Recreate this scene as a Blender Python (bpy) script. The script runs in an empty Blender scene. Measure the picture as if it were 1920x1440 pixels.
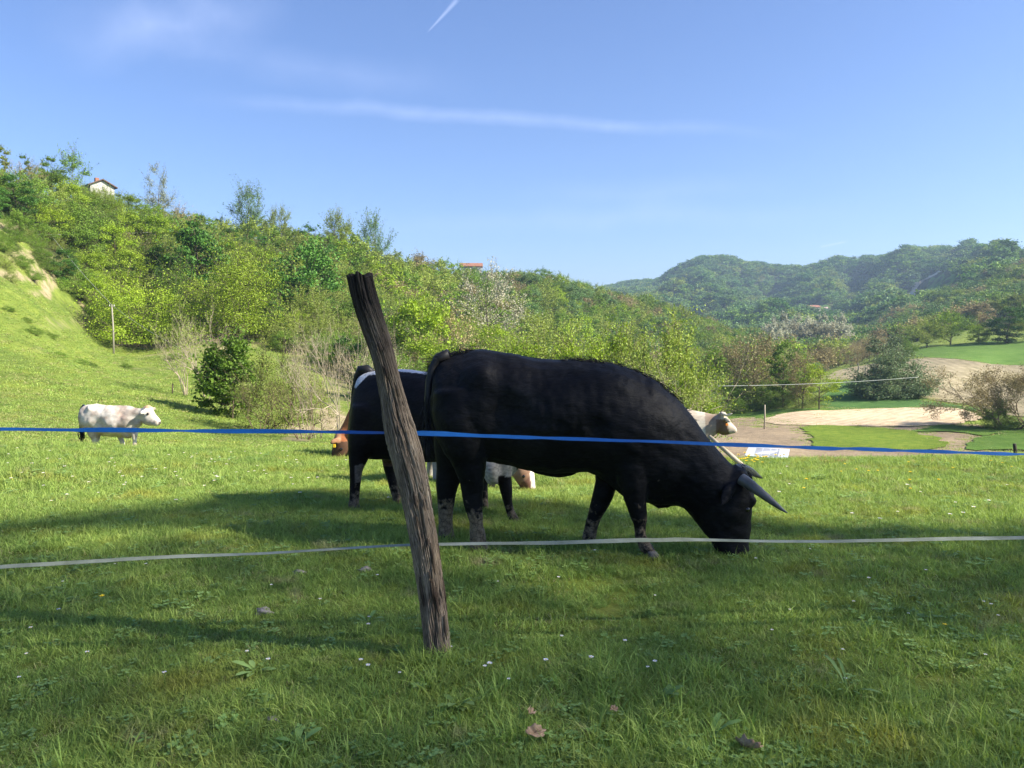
import bpy, bmesh, math, random
import numpy as np
from mathutils import Vector, Matrix, geometry as mgeo

# ------------------------------------------------------------------ camera, sky, sun, exposure
SC = bpy.context.scene
COL = SC.collection
F = 1420.0; HY = 620.0; CAMZ = 1.6
PITCH = math.atan((720 - HY) / F)
cp, sp = math.cos(PITCH), math.sin(PITCH)
cam_d = bpy.data.cameras.new('camera'); cam = bpy.data.objects.new('camera', cam_d); COL.objects.link(cam)
cam.location = (0, 0, CAMZ); cam.rotation_euler = (math.radians(90) - PITCH, 0, 0)
cam_d.sensor_width = 36; cam_d.lens = F / 1920 * 36; cam_d.clip_start = 0.05; cam_d.clip_end = 20000
SC.camera = cam

HAZE = 0.00019
SUN_EL = math.radians(37); SUN_BACK = math.radians(14)      # sun to the right, a little behind the camera
S = Vector((math.cos(SUN_EL) * math.cos(SUN_BACK), -math.cos(SUN_EL) * math.sin(SUN_BACK), math.sin(SUN_EL)))
sun_d = bpy.data.lights.new('sun', 'SUN'); sun = bpy.data.objects.new('sun', sun_d); COL.objects.link(sun)
sun_d.energy = 5.0; sun_d.angle = math.radians(0.53); sun_d.color = (1.0, 0.93, 0.77)
sun.rotation_euler = S.to_track_quat('Z', 'Y').to_euler(); sun.location = (30, -10, 40)

W = bpy.data.worlds.new('World'); SC.world = W; W.use_nodes = True
wn, wl = W.node_tree.nodes, W.node_tree.links
wn.clear()
w_out = wn.new('ShaderNodeOutputWorld'); w_bg = wn.new('ShaderNodeBackground')
sky = wn.new('ShaderNodeTexSky'); sky.sky_type = 'NISHITA'; sky.sun_disc = False
sky.sun_elevation = SUN_EL; sky.sun_rotation = math.pi / 2 + SUN_BACK
sky.altitude = 200; sky.air_density = 1.0; sky.dust_density = 1.0; sky.ozone_density = 3.0
w_bg.inputs['Strength'].default_value = 0.071
tc = wn.new('ShaderNodeTexCoord')
def wmath(op, a, b=None, c=None, clamp=False):
    n = wn.new('ShaderNodeMath'); n.operation = op; n.use_clamp = clamp
    for i, v in enumerate((a, b, c)):
        if v is None: continue
        if isinstance(v, (int, float)): n.inputs[i].default_value = v
        else: wl.new(v, n.inputs[i])
    return n.outputs[0]
def wdir(px, py):
    x = (px - 960) / F; t = (720 - py) / F
    v = Vector((x, cp + t * sp, -sp + t * cp)); v.normalize(); return v
def streak(a, b, w0, w1, seed, amt, fade=0.35):
    """a thin ribbon of high cloud between two directions of the sky"""
    A, B = wdir(*a), wdir(*b)
    u = (B - A).normalized(); m = (A + B).normalized(); u = (u - m * u.dot(m)).normalized(); n = m.cross(u)
    L = (B - A).length / 2
    def dot(v):
        d = wn.new('ShaderNodeVectorMath'); d.operation = 'DOT_PRODUCT'; wl.new(tc.outputs['Generated'], d.inputs[0]); d.inputs[1].default_value = v
        return d.outputs['Value']
    du, dn, dm = dot(u), dot(n), dot(m)
    nz = wn.new('ShaderNodeTexNoise'); nz.inputs['Scale'].default_value = 7; nz.inputs['Detail'].default_value = 5
    mp = wn.new('ShaderNodeMapping'); mp.inputs['Location'].default_value = (seed, seed * 2, 0); wl.new(tc.outputs['Generated'], mp.inputs['Vector'])
    wl.new(mp.outputs[0], nz.inputs['Vector'])
    wob = wmath('MULTIPLY', wmath('SUBTRACT', nz.outputs['Fac'], 0.5), w0 * 2.2)
    dn2 = wmath('ABSOLUTE', wmath('ADD', dn, wob))
    tt = wmath('DIVIDE', du, L)
    width = wmath('MULTIPLY_ADD', tt, (w1 - w0) / 2, (w0 + w1) / 2)
    cr = wmath('SUBTRACT', 1.0, wmath('DIVIDE', dn2, wmath('MAXIMUM', width, 1e-4)), clamp=True)
    cr = wmath('SMOOTH_MIN', cr, 1.0, 0.3)
    en = wmath('DIVIDE', wmath('SUBTRACT', 1.0, wmath('ABSOLUTE', tt), clamp=True), fade, clamp=True)
    nz2 = wn.new('ShaderNodeTexNoise'); nz2.inputs['Scale'].default_value = 22; nz2.inputs['Detail'].default_value = 6
    wl.new(mp.outputs[0], nz2.inputs['Vector'])
    tx = wmath('MULTIPLY_ADD', nz2.outputs['Fac'], 1.3, 0.1, clamp=True)
    f = wmath('MULTIPLY', wmath('MULTIPLY', cr, en), wmath('MULTIPLY', tx, amt))
    return wmath('MULTIPLY', f, wmath('GREATER_THAN', dm, 0.0))
CLOUDS = [streak((330, 190), (1500, 252), 0.012, 0.010, 3, 0.26, 0.6),
          streak((60, 60), (560, 50), 0.05, 0.03, 9, 0.30, 0.8),
          streak((250, 100), (900, 150), 0.02, 0.03, 17, 0.12, 0.8),
          streak((800, 62), (862, -6), 0.0010, 0.0040, 5, 0.34, 0.25),
          streak((950, 370), (1500, 350), 0.02, 0.02, 21, 0.12, 0.9),
          streak((600, 420), (1700, 400), 0.02, 0.02, 31, 0.14, 0.9),
          streak((1535, 463), (1590, 452), 0.002, 0.002, 6, 0.4, 0.3)]
tot = CLOUDS[0]
for c_ in CLOUDS[1:]: tot = wmath('ADD', tot, c_, clamp=True)
mixc = wn.new('ShaderNodeMixRGB'); mixc.inputs['Color2'].default_value = (5.6, 6.4, 9.0, 1)
wl.new(tot, mixc.inputs['Fac']); 
skyt = wn.new('ShaderNodeMixRGB'); skyt.blend_type = 'MULTIPLY'; skyt.inputs['Fac'].default_value = 1
skyt.inputs['Color2'].default_value = (0.86, 0.945, 1.2, 1)
wl.new(sky.outputs['Color'], skyt.inputs['Color1']); wl.new(skyt.outputs['Color'], mixc.inputs['Color1'])
wl.new(mixc.outputs['Color'], w_bg.inputs['Color']); wl.new(w_bg.outputs[0], w_out.inputs['Surface'])

SC.view_settings.view_transform = 'Standard'; SC.view_settings.look = 'None'
SC.view_settings.exposure = 1.33; SC.view_settings.gamma = 1; SC.view_settings.use_curve_mapping = False
SC.render.engine = 'CYCLES'
cy = SC.cycles
cy.max_bounces = 5; cy.diffuse_bounces = 2; cy.glossy_bounces = 2; cy.transmission_bounces = 3; cy.transparent_max_bounces = 6
cy.volume_bounces = 0; cy.caustics_reflective = False; cy.caustics_refractive = False
cy.use_denoising = True; cy.sample_clamp_indirect = 6

# ------------------------------------------------------------------ helpers
R = random.Random(7)
NR = np.random.default_rng(11)

def P(px, py, Y):
    """the point seen at photo pixel (px, py), Y metres in front of the camera's foot"""
    x = (px - 960) / F; t = (720 - py) / F
    d = (x, cp + t * sp, -sp + t * cp); k = Y / d[1]
    return Vector((d[0] * k, Y, CAMZ + d[2] * k))
def project(v):
    x, y, z = v[0], v[1], v[2] - CAMZ
    fw = y * cp - z * sp; up = y * sp + z * cp
    return 960 + F * x / fw, 720 - F * up / fw

def tag(o, label=None, cat=None, group=None, kind=None):
    if label: o['label'] = label
    if cat: o['category'] = cat
    if group: o['group'] = group
    if kind: o['kind'] = kind
    return o
def thing(name, label, cat, loc=(0, 0, 0), group=None):
    o = bpy.data.objects.new(name, None); COL.objects.link(o); o.location = loc; o.empty_display_size = .2
    return tag(o, label, cat, group)
def link(name, me, mat=None, parent=None, world=True):
    """link a mesh; when it has a parent and world coordinates it is moved into the parent's frame"""
    if mat is not None and not me.materials:
        for m in (mat if isinstance(mat, (list, tuple)) else [mat]): me.materials.append(m)
    o = bpy.data.objects.new(name, me); COL.objects.link(o)
    if parent is not None:
        o.parent = parent
        if world: me.transform(Matrix.Translation(-Vector(world_loc(parent))))
    return o
def world_loc(o):
    l = Vector(o.location)
    while o.parent is not None: o = o.parent; l = l + Vector(o.location)
    return l
def base_origin(o):
    """put a single mesh thing's origin at the foot of its own mesh"""
    me = o.data; n = len(me.vertices); a = np.empty(n * 3, 'f'); me.vertices.foreach_get('co', a); a = a.reshape(-1, 3)
    i = a[:, 2].argmin(); c = Vector((float(a[:, 0].mean()), float(a[:, 1].mean()), float(a[i, 2])))
    me.transform(Matrix.Translation(-c)); o.location = c
    return o
def np_mesh(name, V, Fs, smooth=False):
    """Fs: list of (N,k) int arrays"""
    me = bpy.data.meshes.new(name)
    V = np.asarray(V, 'f'); me.vertices.add(len(V)); me.vertices.foreach_set('co', V.ravel())
    Fs = [np.asarray(f, 'i') for f in Fs if len(f)]
    tl = sum(f.size for f in Fs); tp = sum(len(f) for f in Fs)
    me.loops.add(tl); me.polygons.add(tp)
    me.loops.foreach_set('vertex_index', np.concatenate([f.ravel() for f in Fs]))
    tots = np.concatenate([np.full(len(f), f.shape[1], 'i') for f in Fs])
    st = np.concatenate([[0], np.cumsum(tots)[:-1]]).astype('i')
    me.polygons.foreach_set('loop_start', st)
    if smooth: me.polygons.foreach_set('use_smooth', np.ones(tp, bool))
    me.update(calc_edges=True); me.validate()
    return me
def bm_mesh(name, bm, smooth=False):
    me = bpy.data.meshes.new(name); bm.to_mesh(me); bm.free()
    if smooth:
        for p in me.polygons: p.use_smooth = True
    return me
def box(bm, c, s, rot=None, bevel=0):
    M = Matrix.Translation(Vector(c)) @ (rot.to_4x4() if rot else Matrix.Identity(4)) @ Matrix.Diagonal((s[0], s[1], s[2], 1))
    r = bmesh.ops.create_cube(bm, size=1, matrix=M)
    if bevel:
        es = list({e for v in r['verts'] for e in v.link_edges})
        bmesh.ops.bevel(bm, geom=es, offset=bevel, segments=2, affect='EDGES')
    return r
def tube_arr(pts, rad, n=6, closed=True):
    """vertices and faces of a tube along pts"""
    pts = np.asarray(pts, float); m = len(pts); rad = np.broadcast_to(np.asarray(rad, float), (m,))
    tn = np.gradient(pts, axis=0); tn /= np.linalg.norm(tn, axis=1)[:, None] + 1e-9
    ref = np.array([0, 0, 1.0]) if abs(tn[0, 2]) < .9 else np.array([1.0, 0, 0])
    V = []
    u = np.cross(tn[0], ref); u /= np.linalg.norm(u)
    for i in range(m):
        u = u - tn[i] * u.dot(tn[i]); u /= np.linalg.norm(u) + 1e-9
        w = np.cross(tn[i], u)
        a = np.arange(n) / n * 2 * math.pi
        V.append(pts[i] + rad[i] * (np.cos(a)[:, None] * u + np.sin(a)[:, None] * w))
    V = np.concatenate(V)
    i = np.arange(m - 1)[:, None] * n; j = np.arange(n)[None]; k = (j + 1) % n
    Q = np.stack([i + j, i + k, i + n + k, i + n + j], -1).reshape(-1, 4)
    T = []
    if closed:
        V = np.concatenate([V, pts[:1], pts[-1:]]); a, b = m * n, m * n + 1
        jj = np.arange(n); kk = (jj + 1) % n
        T = np.concatenate([np.stack([kk, jj, np.full(n, a)], -1), np.stack([(m - 1) * n + jj, (m - 1) * n + kk, np.full(n, b)], -1)])
    return V, Q, T
class Acc:
    def __init__(s): s.V = []; s.Q = []; s.T = []; s.n = 0
    def add(s, V, Q=(), T=()):
        s.V.append(np.asarray(V, float))
        if len(Q): s.Q.append(np.asarray(Q) + s.n)
        if len(T): s.T.append(np.asarray(T) + s.n)
        s.n += len(V)
    def tube(s, pts, rad, n=6): s.add(*tube_arr(pts, rad, n))
    def mesh(s, name, smooth=False):
        return np_mesh(name, np.concatenate(s.V), [np.concatenate(x) if x else np.zeros((0, 3), 'i') for x in (s.Q, s.T)], smooth)
def _hash(ix, iy, seed):
    h = (ix.astype(np.int64) * 374761393 + iy.astype(np.int64) * 668265263 + seed * 974634777) & 0xffffffff
    h = ((h ^ (h >> 13)) * 1274126177) & 0xffffffff
    return ((h ^ (h >> 16)) & 0xffffff) / float(0xffffff)
def vnoise(x, y, seed=0):
    x = np.asarray(x, float); y = np.asarray(y, float)
    ix = np.floor(x); iy = np.floor(y); fx = x - ix; fy = y - iy
    fx = fx * fx * (3 - 2 * fx); fy = fy * fy * (3 - 2 * fy)
    a = _hash(ix, iy, seed); b = _hash(ix + 1, iy, seed); c = _hash(ix, iy + 1, seed); d = _hash(ix + 1, iy + 1, seed)
    return (a * (1 - fx) + b * fx) * (1 - fy) + (c * (1 - fx) + d * fx) * fy - .5
def fbm(x, y, seed=0, o=4):
    r = 0; a = 1
    for i in range(o): r = r + a * vnoise(x * 2 ** i, y * 2 ** i, seed + i * 17); a *= .5
    return r

# ------------------------------------------------------------------ materials
def new_mat(name):
    m = bpy.data.materials.new(name); m.use_nodes = True; m.node_tree.nodes.clear()
    return m, m.node_tree.nodes, m.node_tree.links
def N(ns, t, **kw):
    n = ns.new('ShaderNode' + t)
    for k, v in kw.items():
        if k in n.inputs: n.inputs[k].default_value = v
        else: setattr(n, k, v)
    return n
def rgb(*c): return (*c, 1)
def noise_col(ns, ls, scale, stops, coord='Object', detail=6, rough=.6, vec=None, stretch=None, seed=0):
    t = N(ns, 'TexCoord'); n = N(ns, 'TexNoise', Scale=scale, Detail=detail, Roughness=rough)
    src = vec if vec is not None else t.outputs[coord]
    mp = N(ns, 'Mapping'); mp.inputs['Location'].default_value = (seed, seed * 1.7, 0)
    if stretch: mp.inputs['Scale'].default_value = stretch
    ls.new(src, mp.inputs['Vector']); ls.new(mp.outputs[0], n.inputs['Vector'])
    r = N(ns, 'ValToRGB'); e = r.color_ramp.elements
    e[0].position, e[0].color = stops[0][0], rgb(*stops[0][1]); e[1].position, e[1].color = stops[-1][0], rgb(*stops[-1][1])
    for p, c in stops[1:-1]: x = e.new(p); x.color = rgb(*c)
    ls.new(n.outputs['Fac'], r.inputs['Fac'])
    return r.outputs['Color'], n.outputs['Fac']
def std_mat(name, stops, scale=5, rough=.9, bump=.3, bscale=None, stretch=None, detail=6, spec=.2, metal=0, coord='Object', bdist=.02):
    m, ns, ls = new_mat(name)
    c, f = noise_col(ns, ls, scale, stops, stretch=stretch, detail=detail, coord=coord)
    b = N(ns, 'BsdfPrincipled', Roughness=rough, Metallic=metal); b.inputs['Specular IOR Level'].default_value = spec
    ls.new(c, b.inputs['Base Color'])
    if bump:
        _, f2 = noise_col(ns, ls, bscale or scale * 3, [(0, (0, 0, 0)), (1, (1, 1, 1))], stretch=stretch, coord=coord)
        bp = N(ns, 'Bump', Strength=bump, Distance=bdist); ls.new(f2, bp.inputs['Height']); ls.new(bp.outputs[0], b.inputs['Normal'])
    o = N(ns, 'OutputMaterial'); ls.new(b.outputs[0], o.inputs[0])
    return m
def leaf_mat(name, c1, c2, trans=.35, vary=.5, scale=.8, patch=None):
    """foliage: diffuse + translucent, colour drifting from c1 to c2 over clumps, and from plant to plant"""
    m, ns, ls = new_mat(name)
    t = N(ns, 'TexCoord'); n = N(ns, 'TexNoise', Scale=scale, Detail=3.0); ls.new(t.outputs['Object'], n.inputs['Vector'])
    oi = N(ns, 'ObjectInfo'); g = N(ns, 'NewGeometry')
    a = N(ns, 'Math', operation='MULTIPLY_ADD'); ls.new(n.outputs['Fac'], a.inputs[0]); a.inputs[1].default_value = 1.6; a.inputs[2].default_value = -.75
    b = N(ns, 'Math', operation='MULTIPLY_ADD'); ls.new(oi.outputs['Random'], b.inputs[0]); b.inputs[1].default_value = .5; ls.new(a.outputs[0], b.inputs[2])
    c = N(ns, 'Math', operation='MULTIPLY_ADD', use_clamp=True); ls.new(g.outputs['Random Per Island'], c.inputs[0]); c.inputs[1].default_value = .5; ls.new(b.outputs[0], c.inputs[2])
    mx = N(ns, 'MixRGB'); mx.inputs['Color1'].default_value = rgb(*c1); mx.inputs['Color2'].default_value = rgb(*c2); ls.new(c.outputs[0], mx.inputs['Fac'])
    last = mx.outputs[0]
    if patch:                                                       # patches of mossier / drier growth over the ground
        for k, (pc, psc, lo_, hi_, amt) in enumerate(patch):
            pn = N(ns, 'TexNoise', Scale=psc, Detail=4.0, Roughness=.6); pm = N(ns, 'Mapping'); pm.inputs['Location'].default_value = (k * 7.3, k * 3.1, 0)
            ls.new(g.outputs['Position'], pm.inputs[0]); ls.new(pm.outputs[0], pn.inputs['Vector'])
            pr = N(ns, 'MapRange'); pr.inputs['From Min'].default_value = lo_; pr.inputs['From Max'].default_value = hi_; pr.inputs['To Max'].default_value = amt; ls.new(pn.outputs['Fac'], pr.inputs['Value'])
            px_ = N(ns, 'MixRGB'); px_.inputs['Color2'].default_value = rgb(*pc); ls.new(pr.outputs[0], px_.inputs['Fac']); ls.new(last, px_.inputs['Color1']); last = px_.outputs[0]
    # brightness per plant
    hv = N(ns, 'HueSaturation'); ls.new(last, hv.inputs['Color'])
    v = N(ns, 'Math', operation='MULTIPLY_ADD'); r2 = N(ns, 'TexWhiteNoise', noise_dimensions='1D'); ls.new(oi.outputs['Random'], r2.inputs['W'])
    ls.new(r2.outputs['Value'], v.inputs[0]); v.inputs[1].default_value = vary; v.inputs[2].default_value = 1 - vary / 2; ls.new(v.outputs[0], hv.inputs['Value'])
    d = N(ns, 'BsdfPrincipled', Roughness=.6); d.inputs['Specular IOR Level'].default_value = .25; ls.new(hv.outputs[0], d.inputs['Base Color'])
    tr = N(ns, 'BsdfTranslucent'); 
    h2 = N(ns, 'HueSaturation', Value=1.15, Saturation=1.1, Hue=.49); ls.new(hv.outputs[0], h2.inputs['Color']); ls.new(h2.outputs[0], tr.inputs['Color'])
    ms = N(ns, 'MixShader', Fac=trans if patch else trans * .72); ls.new(d.outputs[0], ms.inputs[1]); ls.new(tr.outputs[0], ms.inputs[2])
    o = N(ns, 'OutputMaterial'); ls.new(ms.outputs[0], o.inputs[0])
    return m
# ------------------------------------------------------------------ terrain
# per photo column: the ground as (distance, photo row) or (distance, None, height)
COLS = {
 -700: [(6, None, 0), (14, None, -.1), (24, None, .6), (45, None, 3), (80, None, 12), (120, None, 22), (170, None, 36), (300, None, 36), (500, None, 10), (900, None, 20), (1600, None, 60), (6000, None, 60)],
 -300: [(5, None, 0), (14, None, -.25), (22, None, -.6), (40, 735), (70, 600), (100, 480), (135, 380), (165, 300), (300, None, 38), (500, None, 10), (900, None, 20), (1600, None, 60), (6000, None, 60)],
 0:    [(5, None, 0), (14, 842), (20, 838), (28, 806), (45, 735), (70, 645), (98, 535), (108, 505), (125, 438), (140, 396), (165, 350), (290, None, 33), (500, None, 10), (900, None, 10), (1600, None, 60), (6000, None, 60)],
 200:  [(5, None, 0), (14, 847), (21, 851), (30, 815), (50, 748), (80, 695), (107, 663), (120, 640), (135, 560), (150, 480), (170, 415), (185, 398), (300, None, 31), (500, None, 5), (900, None, 0), (1600, None, 60), (6000, None, 60)],
 400:  [(5, None, 0), (14, 849), (22, 854), (35, 822), (50, 785), (70, 735), (92, 690), (112, 650), (130, 595), (155, 520), (180, 455), (195, 432), (310, None, 26), (500, None, 5), (900, None, 0), (1600, None, 60), (6000, None, 60)],
 600:  [(5, None, 0), (14, 853), (22, 860), (35, 828), (55, 796), (75, 750), (100, 695), (130, 635), (160, 565), (190, 500), (215, 470), (330, None, 24), (520, None, 0), (900, None, 0), (1600, None, 60), (6000, None, 60)],
 800:  [(5, None, 0), (14, 856), (22, 870), (40, 852), (60, 810), (100, 750), (150, 680), (200, 600), (240, 540), (262, 522), (370, None, 19), (560, None, -5), (1000, None, 0), (1600, None, 70), (6000, None, 70)],
 1000: [(5, None, 0), (14, 862), (22, 885), (40, 880), (70, 825), (120, 760), (180, 690), (250, 610), (320, 548), (350, 535), (470, None, 22), (650, None, -8), (1000, None, 0), (1600, None, 70), (6000, None, 70)],
 1200: [(5, None, 0), (14, 865), (25, 900), (50, 885), (80, 838), (130, 785), (200, 720), (300, 640), (400, 578), (430, 570), (560, None, 12), (720, None, -9), (1000, 600), (1300, 566), (1600, 543), (2000, None, 110), (6000, None, 90)],
 1300: [(5, None, 0), (14, 865), (25, 902), (50, 890), (80, 845), (115, 798), (160, 755), (240, 700), (340, 640), (440, 606), (560, None, 0), (720, None, -9), (1000, 600), (1300, 540), (1600, 505), (2000, None, 120), (6000, None, 90)],
 1400: [(5, None, 0), (14, 866), (25, 905), (50, 896), (80, 850), (104, 808), (150, 765), (220, 722), (330, 670), (450, 645), (560, None, -8), (720, None, -9), (1000, 598), (1300, 540), (1600, 504), (2000, None, 120), (6000, None, 90)],
 1500: [(5, None, 0), (14, 867), (25, 908), (50, 898), (82, 856), (108, 803), (132, 770), (160, 741), (210, 715), (300, 682), (450, 655), (600, 640), (750, 618), (950, 585), (1250, 540), (1600, 504), (2000, None, 120), (6000, None, 90)],
 1600: [(5, None, 0), (14, 867), (25, 910), (50, 900), (82, 860), (110, 802), (130, 771), (155, 737), (190, 708), (250, 690), (350, 672), (600, 640), (800, 608), (1000, 572), (1300, 530), (1650, 496), (2100, None, 140), (6000, None, 90)],
 1700: [(5, None, 0), (14, 868), (25, 910), (52, 898), (82, 862), (110, 803), (128, 771), (152, 742), (180, 712), (225, 678), (275, 655), (400, 640), (520, 608), (680, 590), (900, 556), (1200, 512), (1650, 490), (2100, None, 150), (6000, None, 90)],
 1800: [(5, None, 0), (14, 868), (25, 908), (55, 895), (84, 862), (110, 806), (127, 776), (150, 748), (180, 718), (215, 682), (250, 655), (285, 640), (380, 614), (480, 585), (600, 566), (850, 530), (1150, 492), (1600, 488), (2100, None, 150), (6000, None, 90)],
 1920: [(5, None, 0), (14, 868), (25, 905), (60, 890), (85, 860), (110, 812), (125, 792), (150, 762), (180, 727), (210, 695), (235, 660), (270, 641), (330, 618), (430, 575), (550, 535), (800, 510), (1150, 490), (1600, 490), (2100, None, 150), (6000, None, 90)],
 2400: [(5, None, 0), (14, None, -.4), (25, None, -2), (60, None, -8), (85, None, -9), (125, None, -9), (150, None, -6), (210, None, 2), (270, None, 9), (430, None, 30), (800, None, 60), (1600, None, 120), (6000, None, 90)],
}
def col_az(px): return math.atan2((px - 960) / F, 1 / cp)
def z_at(az, d, py):
    y = d * math.cos(az); t = (720 - py) / F
    return CAMZ + y * (t * cp - sp) / (cp + t * sp)
AZ = []; ZC = []
DG = np.concatenate([[0.0, .5, 1.0], np.geomspace(1.5, 6000, 700)])
LG = np.log(DG + 4)
def pchip(x, y, xi):
    h = np.diff(x); dl = np.diff(y) / h; m = np.zeros_like(y)
    m[0], m[-1] = 0, 0
    for i in range(1, len(x) - 1):
        if dl[i - 1] * dl[i] > 0: m[i] = 3 * (h[i - 1] + h[i]) / ((2 * h[i] + h[i - 1]) / dl[i - 1] + (h[i] + 2 * h[i - 1]) / dl[i])
    k = np.clip(np.searchsorted(x, xi) - 1, 0, len(x) - 2); t = np.clip((xi - x[k]) / h[k], 0, 1)
    return (2 * t**3 - 3 * t**2 + 1) * y[k] + (t**3 - 2 * t**2 + t) * h[k] * m[k] + (-2 * t**3 + 3 * t**2) * y[k + 1] + (t**3 - t**2) * h[k] * m[k + 1]
for px in sorted(COLS):
    az = col_az(px); e = COLS[px]
    d = np.array([0, 2] + [q[0] for q in e], float); z = np.array([0, 0] + [(q[2] if q[1] is None else z_at(az, q[0], q[1])) for q in e], float)
    AZ.append(az); ZC.append(pchip(np.log(d + 4), z, LG))
# round the back of the camera: gentle meadow
flat = np.interp(DG, [0, 10, 60, 300, 6000], [0, .1, 2, 12, 30])
AZ = [-math.pi] + [AZ[0] - .9] + AZ + [AZ[-1] + .9] + [math.pi]
ZC = [flat, flat * .6 + ZC[0] * .4] + ZC + [flat * .6 + ZC[-1] * .4, flat]
AZ = np.array(AZ); ZC = np.array(ZC)
def terr_base(x, y):
    x = np.asarray(x, float); y = np.asarray(y, float)
    d = np.hypot(x, y); az = np.arctan2(x, y)
    j = np.interp(np.log(d + 4), LG, np.arange(len(LG))); j0 = np.clip(j.astype(int), 0, len(LG) - 2); fj = j - j0
    k = np.clip(np.searchsorted(AZ, az) - 1, 0, len(AZ) - 2); t = (az - AZ[k]) / (AZ[k + 1] - AZ[k])
    # Catmull-Rom over azimuth, kept between neighbours
    km = np.clip(k - 1, 0, len(AZ) - 1); kp = np.clip(k + 2, 0, len(AZ) - 1)
    def g(kk): return ZC[kk, j0] * (1 - fj) + ZC[kk, j0 + 1] * fj
    a, b, c, e = g(km), g(k), g(k + 1), g(kp)
    m0 = (c - a) / np.maximum(AZ[k + 1] - AZ[km], 1e-6) * (AZ[k + 1] - AZ[k]); m1 = (e - b) / np.maximum(AZ[kp] - AZ[k], 1e-6) * (AZ[k + 1] - AZ[k])
    cr = (2 * t**3 - 3 * t**2 + 1) * b + (t**3 - 2 * t**2 + t) * m0 + (-2 * t**3 + 3 * t**2) * c + (t**3 - t**2) * m1
    return cr
def sstep(a, b, x): t = np.clip((x - a) / (b - a), 0, 1); return t * t * (3 - 2 * t)
def ground(x, y):
    x = np.asarray(x, float); y = np.asarray(y, float); d = np.hypot(x, y); az = np.arctan2(x, y)
    z = terr_base(x, y)
    z = z + .05 * fbm(x * .9, y * .9, 3, 3) * sstep(1.5, 4, d) * (1 - sstep(30, 80, d))
    hill = sstep(-.02, -.16, az - .18) * sstep(60, 120, d)
    z = z + hill * 1.6 * fbm(x * .05, y * .05, 9, 4)
    z = z + sstep(600, 1100, d) * (1 - .72 * sstep(1250, 1560, d)) * 46 * fbm(x * .0045, y * .0045, 21, 4)
    ap = 960 + F * np.tan(np.clip(az, -1.2, 1.2)) / cp                 # shoulders and spurs of the distant range
    g_ = lambda c, w: np.exp(-((ap - c) / w) ** 2)
    z = z + sstep(1150, 1500, d) * (11 * g_(1345, 55) - 6 * g_(1470, 50) + 5 * g_(1560, 30) - 5 * g_(1645, 30) + 9 * g_(1755, 60) - 6 * g_(1850, 30) + 5 * g_(1905, 30) + 7 * fbm(ap * .03, d * .001, 91, 3))
    z = z + sstep(650, 850, d) * (1 - sstep(1300, 1500, d)) * 42 * fbm(ap * .014 + d * .002, d * .0022, 92, 3)
    z = z + sstep(300, 500, d) * (1 - sstep(900, 1200, d)) * 9 * fbm(x * .012, y * .012, 22, 3)
    return z
def gz(x, y): return float(ground(x, y))
def hit(px, py, d0=1.5, d1=2500):
    """where the photo ray first meets the ground"""
    x = (px - 960) / F; t = (720 - py) / F; v = np.array((x, cp + t * sp, -sp + t * cp))
    s = np.geomspace(d0, d1, 1600); q = v[None] * (s / v[1])[:, None]
    g = ground(q[:, 0], q[:, 1]); below = (q[:, 2] + CAMZ) < g
    if not below.any(): return None
    i = int(below.argmax()); a, b = (s[max(i - 1, 0)], s[i])
    for _ in range(20):
        m = (a + b) / 2; w = v * (m / v[1])
        if w[2] + CAMZ < gz(w[0], w[1]): b = m
        else: a = m
    w = v * (b / v[1]); return Vector((w[0], w[1], gz(w[0], w[1])))
def polar_sheet(az_list, d_list):
    A, D = np.meshgrid(az_list, d_list); X = D * np.sin(A); Y = D * np.cos(A); Z = ground(X, Y)
    return X, Y, Z
az_in = np.linspace(col_az(-160), col_az(2080), 620)
az_out1 = np.linspace(-math.pi, az_in[0], 70)[:-1]; az_out2 = np.linspace(az_in[-1], math.pi, 71)[1:]
azs = np.concatenate([az_out1, az_in, az_out2]); ds = np.concatenate([np.geomspace(.25, 6000, 560)])
X, Y, Z = polar_sheet(azs, ds)
nr, nc = X.shape
V = np.stack([X, Y, Z], -1).reshape(-1, 3); V = np.concatenate([V, [[0, 0, 0]]])
i = np.arange(nr - 1)[:, None] * nc; j = np.arange(nc - 1)[None]
Q = np.stack([i + j, i + j + 1, i + nc + j + 1, i + nc + j], -1).reshape(-1, 4)[:, ::-1]
T = np.stack([np.arange(nc - 1) + 1, np.arange(nc - 1), np.full(nc - 1, nr * nc)], -1)[:, ::-1]
gme = np_mesh('ground', V, [Q, T], smooth=True)


# how dry / bare / wooded the soil is, worked out on the map
DRYB = [(30, 425, 90, 16, 1), (130, 440, 110, 12, .8), (-10, 470, 60, 40, .35), (90, 480, 90, 22, .8), (60, 515, 130, 11, .8), (90, 540, 18, 14, .8), (175, 563, 40, 8, .9), (50, 470, 130, 62, .36), (260, 650, 70, 14, .9), (330, 625, 80, 20, .55), 
          (430, 635, 90, 20, .75), (560, 640, 60, 25, .7), (640, 700, 40, 40, .5), (560, 800, 50, 18, 1), (630, 790, 40, 26, 1), (150, 600, 150, 30, .42), (280, 692, 120, 12, .42), (60, 650, 90, 14, .4), (400, 660, 60, 16, .7), (620, 740, 50, 30, .5), (110, 700, 200, 14, .1)]
def dry_of(x, y, z):
    vz = z - CAMZ; fw = y * cp - vz * sp; fw = np.where(fw > .2, fw, .2)
    x_ = 960 + F * x / fw; y_ = 720 - F * (y * sp + vz * cp) / fw
    x_ = x_ + 34 * fbm(x * .12, y * .12, 61, 3); y_ = y_ + 26 * fbm(x * .15, y * .15, 62, 4)
    r = np.zeros(len(x))
    for b in DRYB: r = np.maximum(r, b[4] * np.exp(-((x_ - b[0]) / b[2]) ** 2 - ((y_ - b[1]) / b[3]) ** 2))
    return r * ((y > 10) & (y < 240))
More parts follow.
